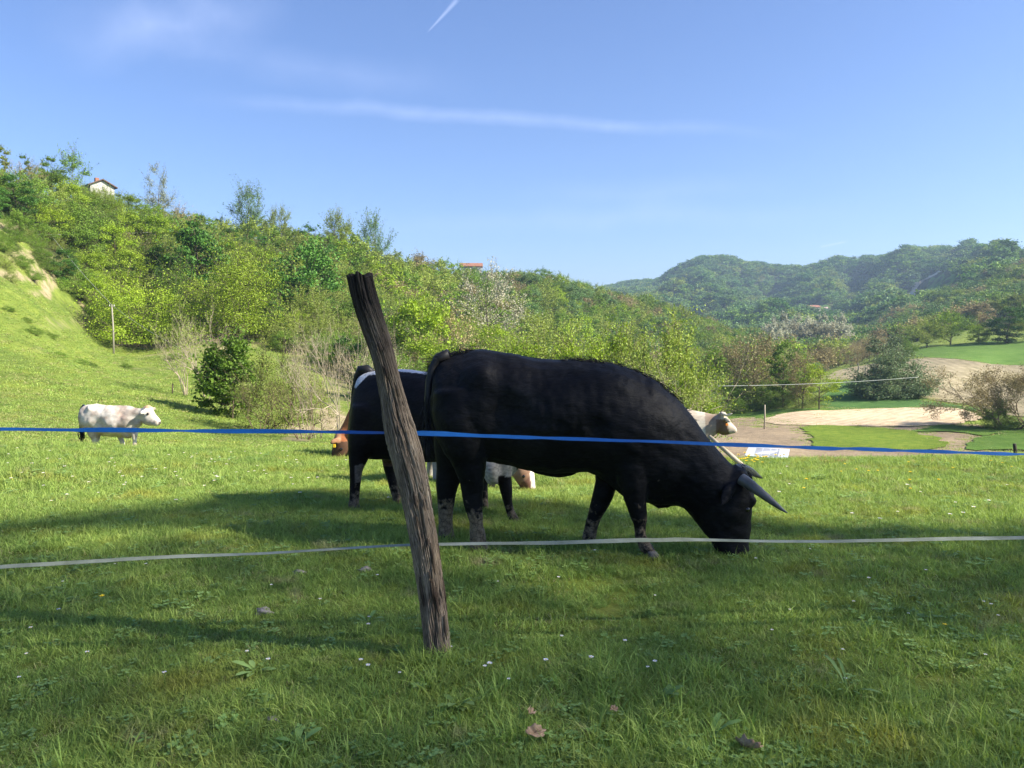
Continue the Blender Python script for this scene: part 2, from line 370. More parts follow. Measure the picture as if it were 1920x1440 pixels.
dry = dry_of(V[:, 0], V[:, 1], V[:, 2])
def blob(px, py, rx, ry, VX, VY): return np.exp(-((VX - px) / rx) ** 2 - ((VY - py) / ry) ** 2)
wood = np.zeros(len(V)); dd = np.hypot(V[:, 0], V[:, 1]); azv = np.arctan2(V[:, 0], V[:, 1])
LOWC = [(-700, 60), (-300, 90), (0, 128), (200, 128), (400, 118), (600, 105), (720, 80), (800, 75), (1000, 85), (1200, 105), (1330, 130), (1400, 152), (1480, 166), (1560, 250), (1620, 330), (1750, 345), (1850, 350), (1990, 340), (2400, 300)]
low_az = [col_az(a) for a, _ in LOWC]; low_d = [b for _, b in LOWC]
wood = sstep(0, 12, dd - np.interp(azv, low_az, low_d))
def attr(me, name, vals):
    a = me.attributes.new(name, 'FLOAT', 'POINT'); a.data.foreach_set('value', np.asarray(vals, 'f'))
attr(gme, 'dry', dry); attr(gme, 'wood', wood)

m, ns, ls = new_mat('meadow_soil')
cA, _ = noise_col(ns, ls, 1.3, [(.3, (.10, .15, .028)), (.5, (.17, .225, .045)), (.72, (.24, .27, .075))], detail=9, rough=.7)
cS, _ = noise_col(ns, ls, .16, [(.35, (.75, .8, .8)), (.65, (1.25, 1.2, 1.0))], detail=4)
mA = N(ns, 'MixRGB', blend_type='MULTIPLY', Fac=1.0); ls.new(cA, mA.inputs[1]); ls.new(cS, mA.inputs[2])
cF, _ = noise_col(ns, ls, 14, [(.3, (.55, .55, .55)), (.7, (1.3, 1.3, 1.25))], detail=8, rough=.75)
mF = N(ns, 'MixRGB', blend_type='MULTIPLY', Fac=.8); ls.new(mA.outputs[0], mF.inputs[1]); ls.new(cF, mF.inputs[2])
cD, _ = noise_col(ns, ls, .9, [(.3, (.15, .15, .06)), (.5, (.33, .27, .16)), (.7, (.44, .36, .24))], detail=9, rough=.7)
ad = N(ns, 'Attribute', attribute_name='dry'); nn = N(ns, 'TexNoise', Scale=.55, Detail=7.0, Roughness=.7); t = N(ns, 'TexCoord'); ls.new(t.outputs['Object'], nn.inputs['Vector'])
s1 = N(ns, 'Math', operation='ADD'); ls.new(ad.outputs['Fac'], s1.inputs[0]); ls.new(nn.outputs['Fac'], s1.inputs[1])
s2 = N(ns, 'MapRange'); s2.inputs['From Min'].default_value = .84; s2.inputs['From Max'].default_value = 1.16; ls.new(s1.outputs[0], s2.inputs['Value'])
mD = N(ns, 'MixRGB'); ls.new(s2.outputs[0], mD.inputs['Fac']); ls.new(mF.outputs[0], mD.inputs[1]); ls.new(cD, mD.inputs[2])
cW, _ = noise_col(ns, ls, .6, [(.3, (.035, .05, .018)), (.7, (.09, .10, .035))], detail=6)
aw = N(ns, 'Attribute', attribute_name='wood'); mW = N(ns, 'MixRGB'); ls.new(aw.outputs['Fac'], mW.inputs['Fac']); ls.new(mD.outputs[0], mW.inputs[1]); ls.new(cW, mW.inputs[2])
b = N(ns, 'BsdfPrincipled', Roughness=.95); b.inputs['Specular IOR Level'].default_value = .1; ls.new(mW.outputs[0], b.inputs['Base Color'])
_, fb = noise_col(ns, ls, 9, [(0, (0, 0, 0)), (1, (1, 1, 1))], detail=10, rough=.8)
bp = N(ns, 'Bump', Strength=.8, Distance=.12); ls.new(fb, bp.inputs['Height']); ls.new(bp.outputs[0], b.inputs['Normal'])
o = N(ns, 'OutputMaterial'); ls.new(b.outputs[0], o.inputs[0])
M_GROUND = m
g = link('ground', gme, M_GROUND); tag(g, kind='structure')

EDGES = []
# ---- fields: sheets laid on the ground, outlines given where the photo shows them
def field(name, outline, mat, lift=.05, step=2.5, jitter=.8, d1=400, structure=True):
    pts = []
    for q in outline:
        h = hit(q[0], q[1], 30, d1)
        if h is None: continue
        pts.append((h.x, h.y))
    pts = np.array(pts); out = []
    n = len(pts)
    for a in range(n):                                           # smooth closed outline
        p0, p1, p2, p3 = pts[a - 1], pts[a], pts[(a + 1) % n], pts[(a + 2) % n]
        k = max(2, int(np.linalg.norm(p2 - p1) / 1.2))
        for t in np.arange(k) / k:
            out.append(.5 * ((2 * p1) + (p2 - p0) * t + (2 * p0 - 5 * p1 + 4 * p2 - p3) * t * t + (3 * p1 - p0 - 3 * p2 + p3) * t ** 3))
    out = np.array(out); EDGES.append(out[::2]); out += jitter * np.stack([fbm(out[:, 0] * .7, out[:, 1] * .7, 5, 3), fbm(out[:, 0] * .7, out[:, 1] * .7, 6, 3)], -1) * 2
    mn, mx = out.min(0), out.max(0)
    gx, gy = np.meshgrid(np.arange(mn[0], mx[0], step), np.arange(mn[1], mx[1], step)); gx = gx.ravel(); gy = gy.ravel()
    inside = np.zeros(len(gx), bool); a = out; b_ = np.roll(out, -1, 0)
    for (x1, y1), (x2, y2) in zip(a, b_):
        c = ((y1 > gy) != (y2 > gy)); 
        if y1 != y2: inside ^= c & (gx < (x2 - x1) * (gy - y1) / (y2 - y1) + x1)
    P2 = [Vector(q) for q in out] + [Vector((u, v)) for u, v in zip(gx[inside], gy[inside])]
    r = mgeo.delaunay_2d_cdt(P2, [], [list(range(len(out)))], 1, 1e-4)
    vv = np.array([(q.x, q.y) for q in r[0]]); z = ground(vv[:, 0], vv[:, 1]) + lift
    me = np_mesh(name, np.column_stack([vv, z]), [np.array([f for f in r[2] if len(f) == 3])], True)
    if me.polygons and me.polygons[0].normal.z < 0: me.flip_normals()
    ob = link(name, me, mat)
    if structure: tag(ob, kind='structure')
    return ob
def field_mat(name, stops, scale, rows=None, bump=.6, rowcol=(.75, 1.15), rot=0.0, bsc=3, rowamt=.8, wob=2.0):
    m, ns, ls = new_mat(name)
    c, _ = noise_col(ns, ls, scale, stops, detail=9, rough=.72)
    c2, _ = noise_col(ns, ls, scale * .08, [(.35, (.8, .8, .8)), (.65, (1.15, 1.15, 1.1))], detail=3, seed=4)
    mm = N(ns, 'MixRGB', blend_type='MULTIPLY', Fac=1.0); ls.new(c, mm.inputs[1]); ls.new(c2, mm.inputs[2]); last = mm.outputs[0]
    if rows:
        t = N(ns, 'TexCoord'); mp = N(ns, 'Mapping'); mp.inputs['Rotation'].default_value = (0, 0, rot); ls.new(t.outputs['Object'], mp.inputs[0])
        w = N(ns, 'TexWave', Scale=rows, Distortion=wob, Detail=3.0); w.inputs['Detail Scale'].default_value = .6; ls.new(mp.outputs[0], w.inputs[0])
        r = N(ns, 'ValToRGB'); r.color_ramp.elements[0].color = rgb(*[rowcol[0]] * 3); r.color_ramp.elements[1].color = rgb(*[rowcol[1]] * 3); ls.new(w.outputs['Fac'], r.inputs[0])
        mr = N(ns, 'MixRGB', blend_type='MULTIPLY', Fac=rowamt); ls.new(last, mr.inputs[1]); ls.new(r.outputs[0], mr.inputs[2]); last = mr.outputs[0]
    b = N(ns, 'BsdfPrincipled', Roughness=1.0); b.inputs['Specular IOR Level'].default_value = .05; ls.new(last, b.inputs['Base Color'])
    _, f = noise_col(ns, ls, bsc, [(0, (0, 0, 0)), (1, (1, 1, 1))], detail=8, rough=.8)
    bp = N(ns, 'Bump', Strength=bump, Distance=.4); ls.new(f, bp.inputs['Height']); ls.new(bp.outputs[0], b.inputs['Normal'])
    o = N(ns, 'OutputMaterial'); ls.new(b.outputs[0], o.inputs[0]); return m
M_SOIL = field_mat('tilled_soil', [(.3, (.22, .165, .11)), (.5, (.31, .24, .165)), (.7, (.40, .31, .22))], 1.2, rows=.9, rowcol=(.86, 1.08), bsc=1.8)
M_STRAW = field_mat('pale_tilled_soil', [(.3, (.40, .30, .19)), (.5, (.58, .45, .31)), (.7, (.70, .57, .41))], .8, rows=.22, rowcol=(.85, 1.06), rot=.9, bsc=1.5, wob=5)
M_CROP = field_mat('young_crop', [(.3, (.065, .14, .04)), (.5, (.09, .18, .05)), (.7, (.12, .21, .06))], .9, rows=.5, rowcol=(.82, 1.1), rot=1.2)
M_CLOV = field_mat('yellow_green_crop', [(.3, (.09, .155, .02)), (.5, (.14, .20, .03)), (.7, (.21, .25, .04))], 1.0, rows=None, bsc=2.5)
M_GRASS2 = field_mat('valley_grass', [(.3, (.07, .14, .025)), (.5, (.10, .18, .035)), (.7, (.14, .21, .05))], .8, bsc=3)
M_STUB = field_mat('stubble', [(.3, (.20, .19, .11)), (.46, (.33, .28, .175)), (.62, (.44, .37, .25)), (.8, (.20, .24, .10))], .35, rows=.14, rowcol=(.85, 1.05), rot=.2)
M_MEAD = field_mat('hill_meadow', [(.3, (.09, .17, .035)), (.5, (.12, .21, .045)), (.7, (.15, .235, .06))], .3)
M_TRACK = field_mat('dirt_track', [(.3, (.40, .34, .26)), (.7, (.62, .56, .46))], 1, bsc=2)

field('grass_strip', [(1240, 800), (1320, 788), (1380, 792), (1440, 802), (1470, 790), (1520, 784), (1600, 770), (1560, 766), (1470, 768), (1400, 766), (1320, 770), (1240, 782)], M_GRASS2, .07)
field('tilled_field', [(1200, 860), (1230, 812), (1330, 792), (1400, 784), (1470, 790), (1560, 800), (1640, 797), (1720, 800), (1800, 796), (1850, 800), (1900, 812), (1830, 830), (1880, 850), (1990, 855), (1990, 872), (1500, 880), (1300, 880), (1200, 870)], M_SOIL, .10)
field('pale_tilled_field', [(1432, 793), (1450, 781), (1520, 772), (1620, 769), (1700, 766), (1780, 766), (1832, 777), (1826, 790), (1770, 799), (1680, 801), (1600, 800), (1540, 800), (1470, 798)], M_STRAW, .18)
field('clover_field', [(1510, 802), (1580, 800), (1660, 806), (1740, 818), (1776, 832), (1776, 843), (1700, 846), (1600, 846), (1540, 840), (1520, 818)], M_CLOV, .20)
field('young_crop_field', [(1555, 768), (1540, 752), (1560, 728), (1575, 715), (1640, 722), (1700, 742), (1780, 758), (1840, 768), (1832, 772), (1760, 764), (1660, 768)], M_CROP, .09)
field('stubble_field', [(1560, 714), (1556, 704), (1590, 690), (1690, 676), (1760, 670), (1850, 680), (1990, 690), (1990, 775), (1900, 780), (1845, 766), (1780, 755), (1720, 744), (1690, 738), (1640, 719)], M_STUB, .12, step=4)
field('hill_meadow', [(1700, 664), (1720, 656), (1800, 646), (1870, 641), (1990, 638), (1990, 690), (1920, 687), (1840, 680), (1760, 672), (1720, 669)], M_MEAD, .16, step=4)
field('grass_bank', [(1810, 838), (1840, 822), (1880, 815), (1930, 812), (1990, 812), (1990, 850), (1900, 846), (1830, 848)], M_GRASS2, .20)
field('grass_verge', [(1700, 812), (1740, 804), (1770, 799), (1800, 802), (1900, 806), (1990, 806), (1990, 814), (1900, 813), (1840, 818), (1780, 812)], M_GRASS2, .22)
far_pasture = field('far_pasture', [(1735, 562), (1738, 540), (1755, 522), (1790, 514), (1810, 520), (1812, 540), (1790, 555), (1750, 565)], M_MEAD, .8, step=12, d1=1800)
field('far_pasture', [(1476, 588), (1480, 576), (1500, 574), (1530, 576), (1560, 580), (1560, 586), (1520, 590), (1500, 596)], M_MEAD, .8, step=12, d1=1800)
# ------------------------------------------------------------------ scatter (for what nobody could count: grass, ground cover, far woods)
def scatter(name, pts, protos, rz=None, sc=None, pi=None, tilt=None, mat=None, label=None, cat=None):
    n = len(pts); me = bpy.data.meshes.new(name); me.vertices.add(n); me.vertices.foreach_set('co', np.asarray(pts, 'f').ravel())
    rz = NR.uniform(0, 6.283, n) if rz is None else rz; sc = np.ones(n) if sc is None else sc
    pi = NR.integers(0, len(protos), n) if pi is None else pi
    rot = np.column_stack([NR.normal(0, .05, n) if tilt is None else tilt, NR.normal(0, .05, n), rz])
    a = me.attributes.new('rot', 'FLOAT_VECTOR', 'POINT'); a.data.foreach_set('vector', rot.astype('f').ravel())
    if np.ndim(sc) == 1: sc = np.column_stack([sc] * 3)
    a = me.attributes.new('scl', 'FLOAT_VECTOR', 'POINT'); a.data.foreach_set('vector', np.asarray(sc, 'f').ravel())
    a = me.attributes.new('idx', 'INT', 'POINT'); a.data.foreach_set('value', np.asarray(pi, 'i'))
    ob = bpy.data.objects.new(name, me); COL.objects.link(ob)
    pc = bpy.data.collections.new(name + '_kinds')
    for q, me_ in enumerate(protos):
        po = bpy.data.objects.new('%s_kind_%02d' % (name, q), me_); pc.objects.link(po)
    ng = bpy.data.node_groups.new(name + '_scatter', 'GeometryNodeTree')
    ng.interface.new_socket('Geometry', in_out='INPUT', socket_type='NodeSocketGeometry'); ng.interface.new_socket('Geometry', in_out='OUTPUT', socket_type='NodeSocketGeometry')
    nd, lk = ng.nodes, ng.links
    gi = nd.new('NodeGroupInput'); go = nd.new('NodeGroupOutput'); ip = nd.new('GeometryNodeInstanceOnPoints'); ci = nd.new('GeometryNodeCollectionInfo')
    ci.inputs['Collection'].default_value = pc; ci.inputs['Separate Children'].default_value = True; ci.inputs['Reset Children'].default_value = True
    def na(nm, dt): x = nd.new('GeometryNodeInputNamedAttribute'); x.data_type = dt; x.inputs['Name'].default_value = nm; return x.outputs[0]
    lk.new(gi.outputs[0], ip.inputs['Points']); lk.new(ci.outputs[0], ip.inputs['Instance']); ip.inputs['Pick Instance'].default_value = True
    lk.new(na('idx', 'INT'), ip.inputs['Instance Index']); lk.new(na('rot', 'FLOAT_VECTOR'), ip.inputs['Rotation']); lk.new(na('scl', 'FLOAT_VECTOR'), ip.inputs['Scale'])
    lk.new(ip.outputs[0], go.inputs[0])
    md = ob.modifiers.new('scatter', 'NODES'); md.node_group = ng
    return tag(ob, label, cat, kind='stuff')

# ------------------------------------------------------------------ foliage meshes
def leaf_quads(C, size, up=.3, rng=NR, fold=.25):
    """one small folded leaf (or spray of leaves) at each point of C"""
    n = len(C); size = np.broadcast_to(size, (n,))[:, None]
    nrm = rng.normal(size=(n, 3)); nrm[:, 2] += up; nrm /= np.linalg.norm(nrm, axis=1)[:, None]
    a = rng.normal(size=(n, 3)); a -= nrm * (a * nrm).sum(1)[:, None]; a /= np.linalg.norm(a, axis=1)[:, None]; b = np.cross(nrm, a)
    p0 = C - a * size * .6; p2 = C + a * size * .6; p1 = C + b * size * .36 + nrm * size * fold * .4; p3 = C - b * size * .36 + nrm * size * fold * .4
    V = np.stack([p0, p1, p2, p3], 1).reshape(-1, 3); k = np.arange(n)[:, None] * 4
    T = np.concatenate([k + [0, 1, 2], k + [0, 2, 3]])
    return V, T
def make_tree(seed, h, w, ch0=.2, nclump=26, leaves=3200, leaf=.3, spray=.55, wisp=.5, trunk_r=.14, lean=0.0, shape='round', multi=1, fill=.75):
    """tapered trunk(s) with limbs reaching each leaf clump; returns (trunk mesh, crown mesh). foot at the origin"""
    rng = np.random.default_rng(seed); wood_ = Acc(); L = []
    zc0, zc1 = h * ch0, h
    cl = []
    while len(cl) < nclump:
        u = rng.uniform(-1, 1, 3)
        if shape == 'round': ok = .25 < (u ** 2).sum() < 1
        elif shape == 'cone': ok = math.hypot(u[0], u[1]) < (1 - (u[2] + 1) / 2) * .95 + .08
        elif shape == 'column': ok = math.hypot(u[0], u[1]) < (1 - abs(u[2]) ** 3) ** .5
        else: ok = (u[0] ** 2 + u[1] ** 2) < 1 - ((u[2] + 1) / 2) ** 2 and (u ** 2).sum() > .2     # dome: shrub
        if not ok: continue
        c = np.array([u[0] * w / 2, u[1] * w / 2, zc0 + (u[2] + 1) / 2 * (zc1 - zc0)])
        c[:2] *= rng.uniform(.8, 1.12); c[0] += lean * c[2]
        if all(np.linalg.norm(c - q) > .12 * w for q in cl): cl.append(c)
        elif rng.random() < .02: cl.append(c)
    trunks = []
    for k in range(multi):
        a = rng.uniform(0, 6.28); off = (0 if multi == 1 else .12 * w) * np.array([math.cos(a), math.sin(a), 0])
        hh = h * rng.uniform(.72, .9); t = np.linspace(0, 1, 9)
        pth = np.stack([off[0] * (.4 + t * 1.6) + .03 * h * np.sin(t * 4 + a) * t + lean * hh * t, off[1] * (.4 + t * 1.6) + .03 * h * np.cos(t * 3 + a) * t, -.25 + t * hh], -1)
        r = trunk_r * (1 - t * .88) / math.sqrt(multi); r[0] *= 1.35; wood_.tube(pth, r, 7); trunks.append((pth, r))
    nper = int(leaves / nclump)
    for c in cl:
        pth, rr = trunks[rng.integers(len(trunks))]; zs = max(c[2] - rng.uniform(.25, .5) * np.hypot(c[0], c[1]) - .12 * h, .08 * h)
        j = int(np.clip(np.searchsorted(pth[:, 2], zs), 1, 8)); s = pth[j]; m_ = (s + c) / 2 + rng.normal(0, .04 * w, 3); m_[2] += .03 * h
        t = np.linspace(0, 1, 5)[:, None]; q = (1 - t) ** 2 * s + 2 * t * (1 - t) * m_ + t * t * c
        wood_.tube(q, np.linspace(rr[j] * .55, rr[j] * .12 + .008, 5), 4)
        R_ = w * rng.uniform(.12, .2)
        ns_ = rng.integers(6, 11)
        out = c - np.array([lean * c[2], 0, zc0 + .35 * (zc1 - zc0)]); out /= np.linalg.norm(out) + 1e-6
        nf = int(nper * fill); d = rng.normal(size=(nf, 3)); d /= np.linalg.norm(d, axis=1)[:, None]; d *= (rng.random((nf, 1)) ** .45) * R_; d[:, 2] *= .62
        L.append(c + d)
        for k in range(ns_):                                    # sprays: thin shoots set with leaves
            v = rng.normal(size=3) * .7 + out * .7 + np.array([0, 0, wisp]); v /= np.linalg.norm(v); ln = R_ * rng.uniform(.8, 1.9) * (1 + spray)
            m2 = max(2, int(nper * (1 - fill) / ns_)); tt = rng.uniform(.15, 1, m2)[:, None]
            q = c + v * ln * tt + rng.normal(0, .045 * ln, (m2, 3)); q[:, 2] -= .12 * ln * tt[:, 0] ** 2; L.append(q)
            e = c + v * ln; e[2] -= .12 * ln; wood_.tube(np.array([c, c + v * ln * .5, e]), [.014, .01, .005], 3)
    L = np.concatenate(L); L = L[L[:, 2] > .05 * h]
    V, T_ = leaf_quads(L, leaf * rng.uniform(.6, 1.25, len(L)), .35, rng)
    return wood_.mesh('trunk', True), np_mesh('crown', V, [T_])
def branchy(seed, h, spread, n0=5, depth=4, r0=.05, leaves=0, leaf=.05, up=.6):
    """bare shrub: stems that fork again and again; optional small buds"""
    rng = np.random.default_rng(seed); A = Acc(); tips = []
    def grow(p, d, ln, r, k):
        m_ = p + d * ln * .5 + rng.normal(0, .06 * ln, 3); e = p + d * ln + rng.normal(0, .05 * ln, 3)
        A.tube(np.array([p, m_, e]), [r, r * .82, r * .62], 4 if k > 1 else 3)
        if k < 3: tips.extend([m_, e])
        if k == 0: return
        for q in range(rng.integers(2, 4)):
            v = d + rng.normal(0, .42, 3); v[2] += up * .25; v /= np.linalg.norm(v)
            s = e if q < 2 else m_
            grow(s, v, ln * rng.uniform(.6, .85), r * .6, k - 1)
    for i in range(n0):
        a = rng.uniform(0, 6.28); v = np.array([math.cos(a) * spread, math.sin(a) * spread, 1.0]); v /= np.linalg.norm(v)
        grow(np.array([math.cos(a), math.sin(a), 0]) * .08 * h * spread - [0, 0, .1], v, h * .33 * rng.uniform(.8, 1.2), r0 * rng.uniform(.7, 1.1), depth)
    tw = A.mesh('trunk', False); cr = None
    if leaves:
        tips = np.array(tips); c = tips[rng.integers(0, len(tips), leaves)] + rng.normal(0, .05 * h * .5, (leaves, 3))
        cr = np_mesh('crown', *[q if i == 0 else [q] for i, q in enumerate(leaf_quads(c, leaf * rng.uniform(.6, 1.3, leaves), .3, rng))])
    return tw, cr

M_BARK = std_mat('bark', [(.3, (.06, .045, .03)), (.7, (.17, .135, .10))], 6, .95, .6, stretch=(1, 1, .25))
M_TWIG = std_mat('pale_twigs', [(.3, (.26, .21, .15)), (.7, (.50, .42, .32))], 4, .9, 0)
M_TWIGB = std_mat('brown_twigs', [(.3, (.12, .085, .055)), (.7, (.26, .19, .13))], 4, .9, 0)
LM = dict(
    grey=leaf_mat('leaves_grey_green', (.19, .23, .14), (.33, .37, .24), .3),
    fresh=leaf_mat('leaves_fresh_green', (.16, .27, .018), (.34, .46, .04), .38),
    mid=leaf_mat('leaves_mid_green', (.09, .18, .02), (.20, .32, .04), .36),
    dark=leaf_mat('leaves_dark_green', (.045, .12, .018), (.09, .21, .03), .28),
    olive=leaf_mat('leaves_olive', (.18, .25, .04), (.33, .40, .08), .38),
    brown=leaf_mat('leaves_brownish_buds', (.24, .19, .09), (.38, .33, .15), .3),
    pale=leaf_mat('blossom_cream', (.32, .31, .19), (.54, .51, .37), .3),
    blue=leaf_mat('leaves_blue_green', (.10, .19, .055), (.19, .31, .10), .32),
    silver=leaf_mat('leaves_silvery', (.37, .39, .27), (.62, .62, .46), .3),
    willow=leaf_mat('leaves_willow', (.11, .165, .075), (.20, .27, .12), .3),
    conifer=leaf_mat('needles_dark', (.012, .035, .016), (.03, .07, .03), .1),
)
# kinds of hillside tree, all roughly 8 m high with foot at the origin: (trunk mesh, crown mesh)
def kind(mk, *a, **k):
    t, c = make_tree(*a, **k); t.materials.append(M_BARK); c.materials.append(LM[mk]); return t, c
KT = {
 'fresh':  [kind('fresh', 1, 8, 6.4, .1, 30, 8600, .2, wisp=.6), kind('fresh', 2, 9, 6.6, .12, 30, 8600, .2, wisp=.3)],
 'mid':    [kind('mid', 3, 9, 6.0, .12, 30, 8600, .2, wisp=.7), kind('mid', 4, 8, 7.2, .08, 32, 9000, .2)],
 'dark':   [kind('dark', 5, 8.5, 5.6, .06, 28, 9000, .2, fill=.85)],
 'olive':  [kind('olive', 6, 8, 6.8, .1, 28, 8000, .165, wisp=1.1, spray=1.0, fill=.45), kind('olive', 7, 9.5, 5.6, .1, 28, 7600, .165, wisp=1.3, spray=1.1, fill=.4)],
 'brown':  [kind('brown', 8, 8, 6.2, .12, 26, 4600, .15, wisp=1.2, spray=1.0, fill=.35)],
 'pale':   [kind('pale', 9, 9, 6.0, .15, 26, 5000, .16, wisp=1.2, spray=.8, fill=.5)],
 'blue':   [kind('blue', 10, 9, 6.2, .12, 30, 8600, .2)],
}
KTL = {
 'fresh': 'yellow-green leafy tree in the sunlit wood on the hillside', 'mid': 'mid-green tree in the sunlit wood on the hillside',
 'dark': 'dark green tree standing out in the hillside wood', 'olive': 'wispy olive tree in the hillside wood',
 'brown': 'brownish twiggy tree in the hillside wood', 'pale': 'cream blossoming tree among the green hillside trees', 'blue': 'blue-green tree further along the hillside wood'}
KTG = {k: v.replace(' tree', ' trees').replace('tree ', 'trees ', 1) if False else k_ for k, v, k_ in [(a, b, {'fresh': 'yellow-green trees of the hillside wood', 'mid': 'mid-green trees of the hillside wood', 'dark': 'dark green trees of the hillside wood', 'olive': 'olive trees of the hillside wood', 'brown': 'brownish bare trees of the hillside wood', 'pale': 'blossoming trees of the hillside wood', 'blue': 'blue-green trees of the hillside wood'}[a]) for a, b in KTL.items()]}
def place_tree(name, pair, x, y, h_scale, w_scale=None, rz=None, label='', cat='tree', group=None, sink=.1, z=None):
    w_scale = w_scale or h_scale
    e = thing(name, label, cat, (x, y, (gz(x, y) if z is None else z) - sink), group)
    e.rotation_euler = (0, 0, R.uniform(0, 6.28) if rz is None else rz); e.scale = (w_scale, w_scale, h_scale)
    for nm, me in zip(('trunk', 'crown'), pair):
        if me is None: continue
        o = bpy.data.objects.new(nm, me); COL.objects.link(o); o.parent = e
    return e

# ------------------------------------------------------------------ the hillside wood: individual trees
def low_of(az): return float(np.interp(az, low_az, low_d))
TOPD = [(-700, 175), (0, 172), (200, 190), (400, 200), (600, 222), (800, 270), (1000, 360), (1200, 440), (1400, 460), (1560, 460)]
top_az = [col_az(a) for a, _ in TOPD]; top_d = [b for _, b in TOPD]
placed = []
def free(x, y, r): return all((x - a) ** 2 + (y - b) ** 2 > (r + c) ** 2 * .25 for a, b, c in placed)
def far_enough(x, y, r): return all((x - a) ** 2 + (y - b) ** 2 > r * r for a, b, _ in placed)
# trees of their own look, placed first: (kind or special, px, py of the foot's screen column, distance, height, width scale, label)
def at_d(px, d): az = col_az(px); return d * math.sin(az), d * math.cos(az)
tall_thin = kind('olive', 31, 9, 2.6, .3, 14, 3000, .18, wisp=1.0, shape='column', fill=.7, trunk_r=.12)
lollipop = kind('mid', 32, 9, 3.4, .25, 14, 3600, .2, wisp=.4, fill=.8, trunk_r=.12)
airy = kind('mid', 33, 9, 4.6, .15, 20, 3800, .19, wisp=.9, spray=1.3, fill=.6, trunk_r=.12)
greyt = kind('grey', 34, 11, 6.0, .15, 26, 5200, .17, wisp=1.2, spray=.7, fill=.5, trunk_r=.13)
con = kind('conifer', 35, 8, 3.8, .05, 40, 5200, .2, wisp=0, shape='cone', fill=.8, trunk_r=.13)
spiky = kind('blue', 36, 9, 6.4, .12, 28, 7000, .19, wisp=1.6, spray=1.3, fill=.45)
spiky2 = kind('olive', 37, 9, 5.0, .1, 28, 6400, .17, wisp=1.6, spray=1.0, fill=.5)
TOPY = {24: 264, 60: 289, 104: 292, 148: 289, 208: 331, 232: 346, 306: 311, 470: 356, 530: 384, 632: 391, 705: 413, 372: 408, 560: 452, 915: 512, 792: 552, 850: 585}
specials = [
 (tall_thin, 24, 163, 6.6, 1.15, 'slender pale-crowned tree on the skyline at the far left'),
 (lollipop, 60, 168, 4.4, .8, 'small rounded green treetop on the skyline next to the slender tree'),
 (lollipop, 104, 171, 5.0, 1.0, 'leaning green tree on the skyline between the small round treetop and the airy tree'),
 (airy, 148, 170, 6.4, .95, 'airy dark-leaved tree on the skyline just left of the white house'),
 (con, 208, 180, 5.6, .8, 'dark conifer right behind the roof of the white hilltop house'),
 (con, 232, 184, 4.6, .8, 'lower dark conifer to the right of the hilltop house'),
 (greyt, 306, 186, 9.3, .92, 'tall silvery-grey tree standing up from the skyline right of the house'),
 (spiky, 470, 196, 7.6, 1.0, 'tree with spiky blue-green shoots breaking the skyline left of the middle'),
 (spiky2, 530, 200, 6.0, .9, 'thin wispy tree on the skyline right of the spiky blue-green tree'),
 (spiky2, 632, 205, 8.2, .95, 'dense upright tree with upswept twigs on the skyline above the fence post'),
 (spiky, 705, 212, 6.6, .8, 'green spiky treetop on the skyline right of the upswept tree'),
 (kind('dark', 38, 9, 5.6, .03, 34, 7600, .27, fill=.85), 372, 136, 9.6, 1.0, 'large very dark green dense tree in the middle of the left hillside'),
 (kind('dark', 40, 9, 6.8, .03, 34, 7600, .27, fill=.8), 560, 128, 10.0, 1.0, 'broad dark green tree behind the bare twigs left of the post'),
 (kind('pale', 41, 9, 7.2, .1, 30, 5200, .15, wisp=1.2, fill=.5), 915, 176, 12.0, .95, 'large cream blossoming tree in the wood behind the bull'),
 (kind('fresh', 42, 9, 6.2, .05, 30, 7600, .24, fill=.85), 792, 96, 8.6, .9, 'vivid fresh green leafy tree in the wood right above the bull\'s tail'),
 (kind('brown', 43, 9, 6.2, .05, 26, 3400, .18, fill=.5), 850, 98, 8.0, .8, 'rusty olive tree right of the vivid green tree above the bull'),
]
for pair, px, d, h, ws, lab in specials:
    x, y = at_d(px, d); r = 2.5; h = z_at(col_az(px), d, TOPY[px]) - gz(x, y); base_h = 11 if pair is greyt else (8 if pair is con else 9)
    place_tree('conifer' if pair is con else 'tree', pair, x, y, h / base_h, ws * h / base_h, label=lab); placed.append((x, y, r))
cand = 0; nt = 0; WOODPTS = []
rt = random.Random(5)
def pick_kind(px, d, y_rel):
    u = rt.random()
    if px < 330: w = [('fresh', .38), ('mid', .28), ('olive', .20), ('brown', .03), ('dark', .11)]
    elif px < 700: w = [('fresh', .17), ('mid', .26), ('olive', .34), ('brown', .04), ('dark', .19)]
    elif px < 1150: w = [('fresh', .2), ('mid', .26), ('olive', .34), ('brown', .1), ('dark', .06), ('pale', .02), ('blue', .02)] if d < 240 else [('fresh', .1), ('mid', .4), ('olive', .18), ('brown', .07), ('blue', .25)]
    else: w = [('fresh', .12), ('mid', .36), ('olive', .26), ('brown', .1), ('dark', .06), ('blue', .1)]
    for k, p in w:
        u -= p
        if u < 0: return k
    return 'mid'
pts_all = []
for _ in range(26000):
    px = rt.uniform(-90, 1570); az = col_az(px); lo = low_of(az); hi = float(np.interp(az, top_az, top_d)) + 14
    d = math.sqrt(rt.uniform(lo * lo, hi * hi)); x, y = d * math.sin(az), d * math.cos(az)
    pts_all.append((d, px, x, y))
pts_all.sort()
cells = {}
def ok_cell(x, y, r):
    cx, cy_ = int(x // 8), int(y // 8)
    for a in (-1, 0, 1):
        for b_ in (-1, 0, 1):
            for (u, v, q) in cells.get((cx + a, cy_ + b_), ()):
                if (u - x) ** 2 + (v - y) ** 2 < max(r, q) ** 2: return False
    cells.setdefault((cx, cy_), []).append((x, y, r)); return True
for x, y, r in placed: ok_cell(x, y, 2.6)
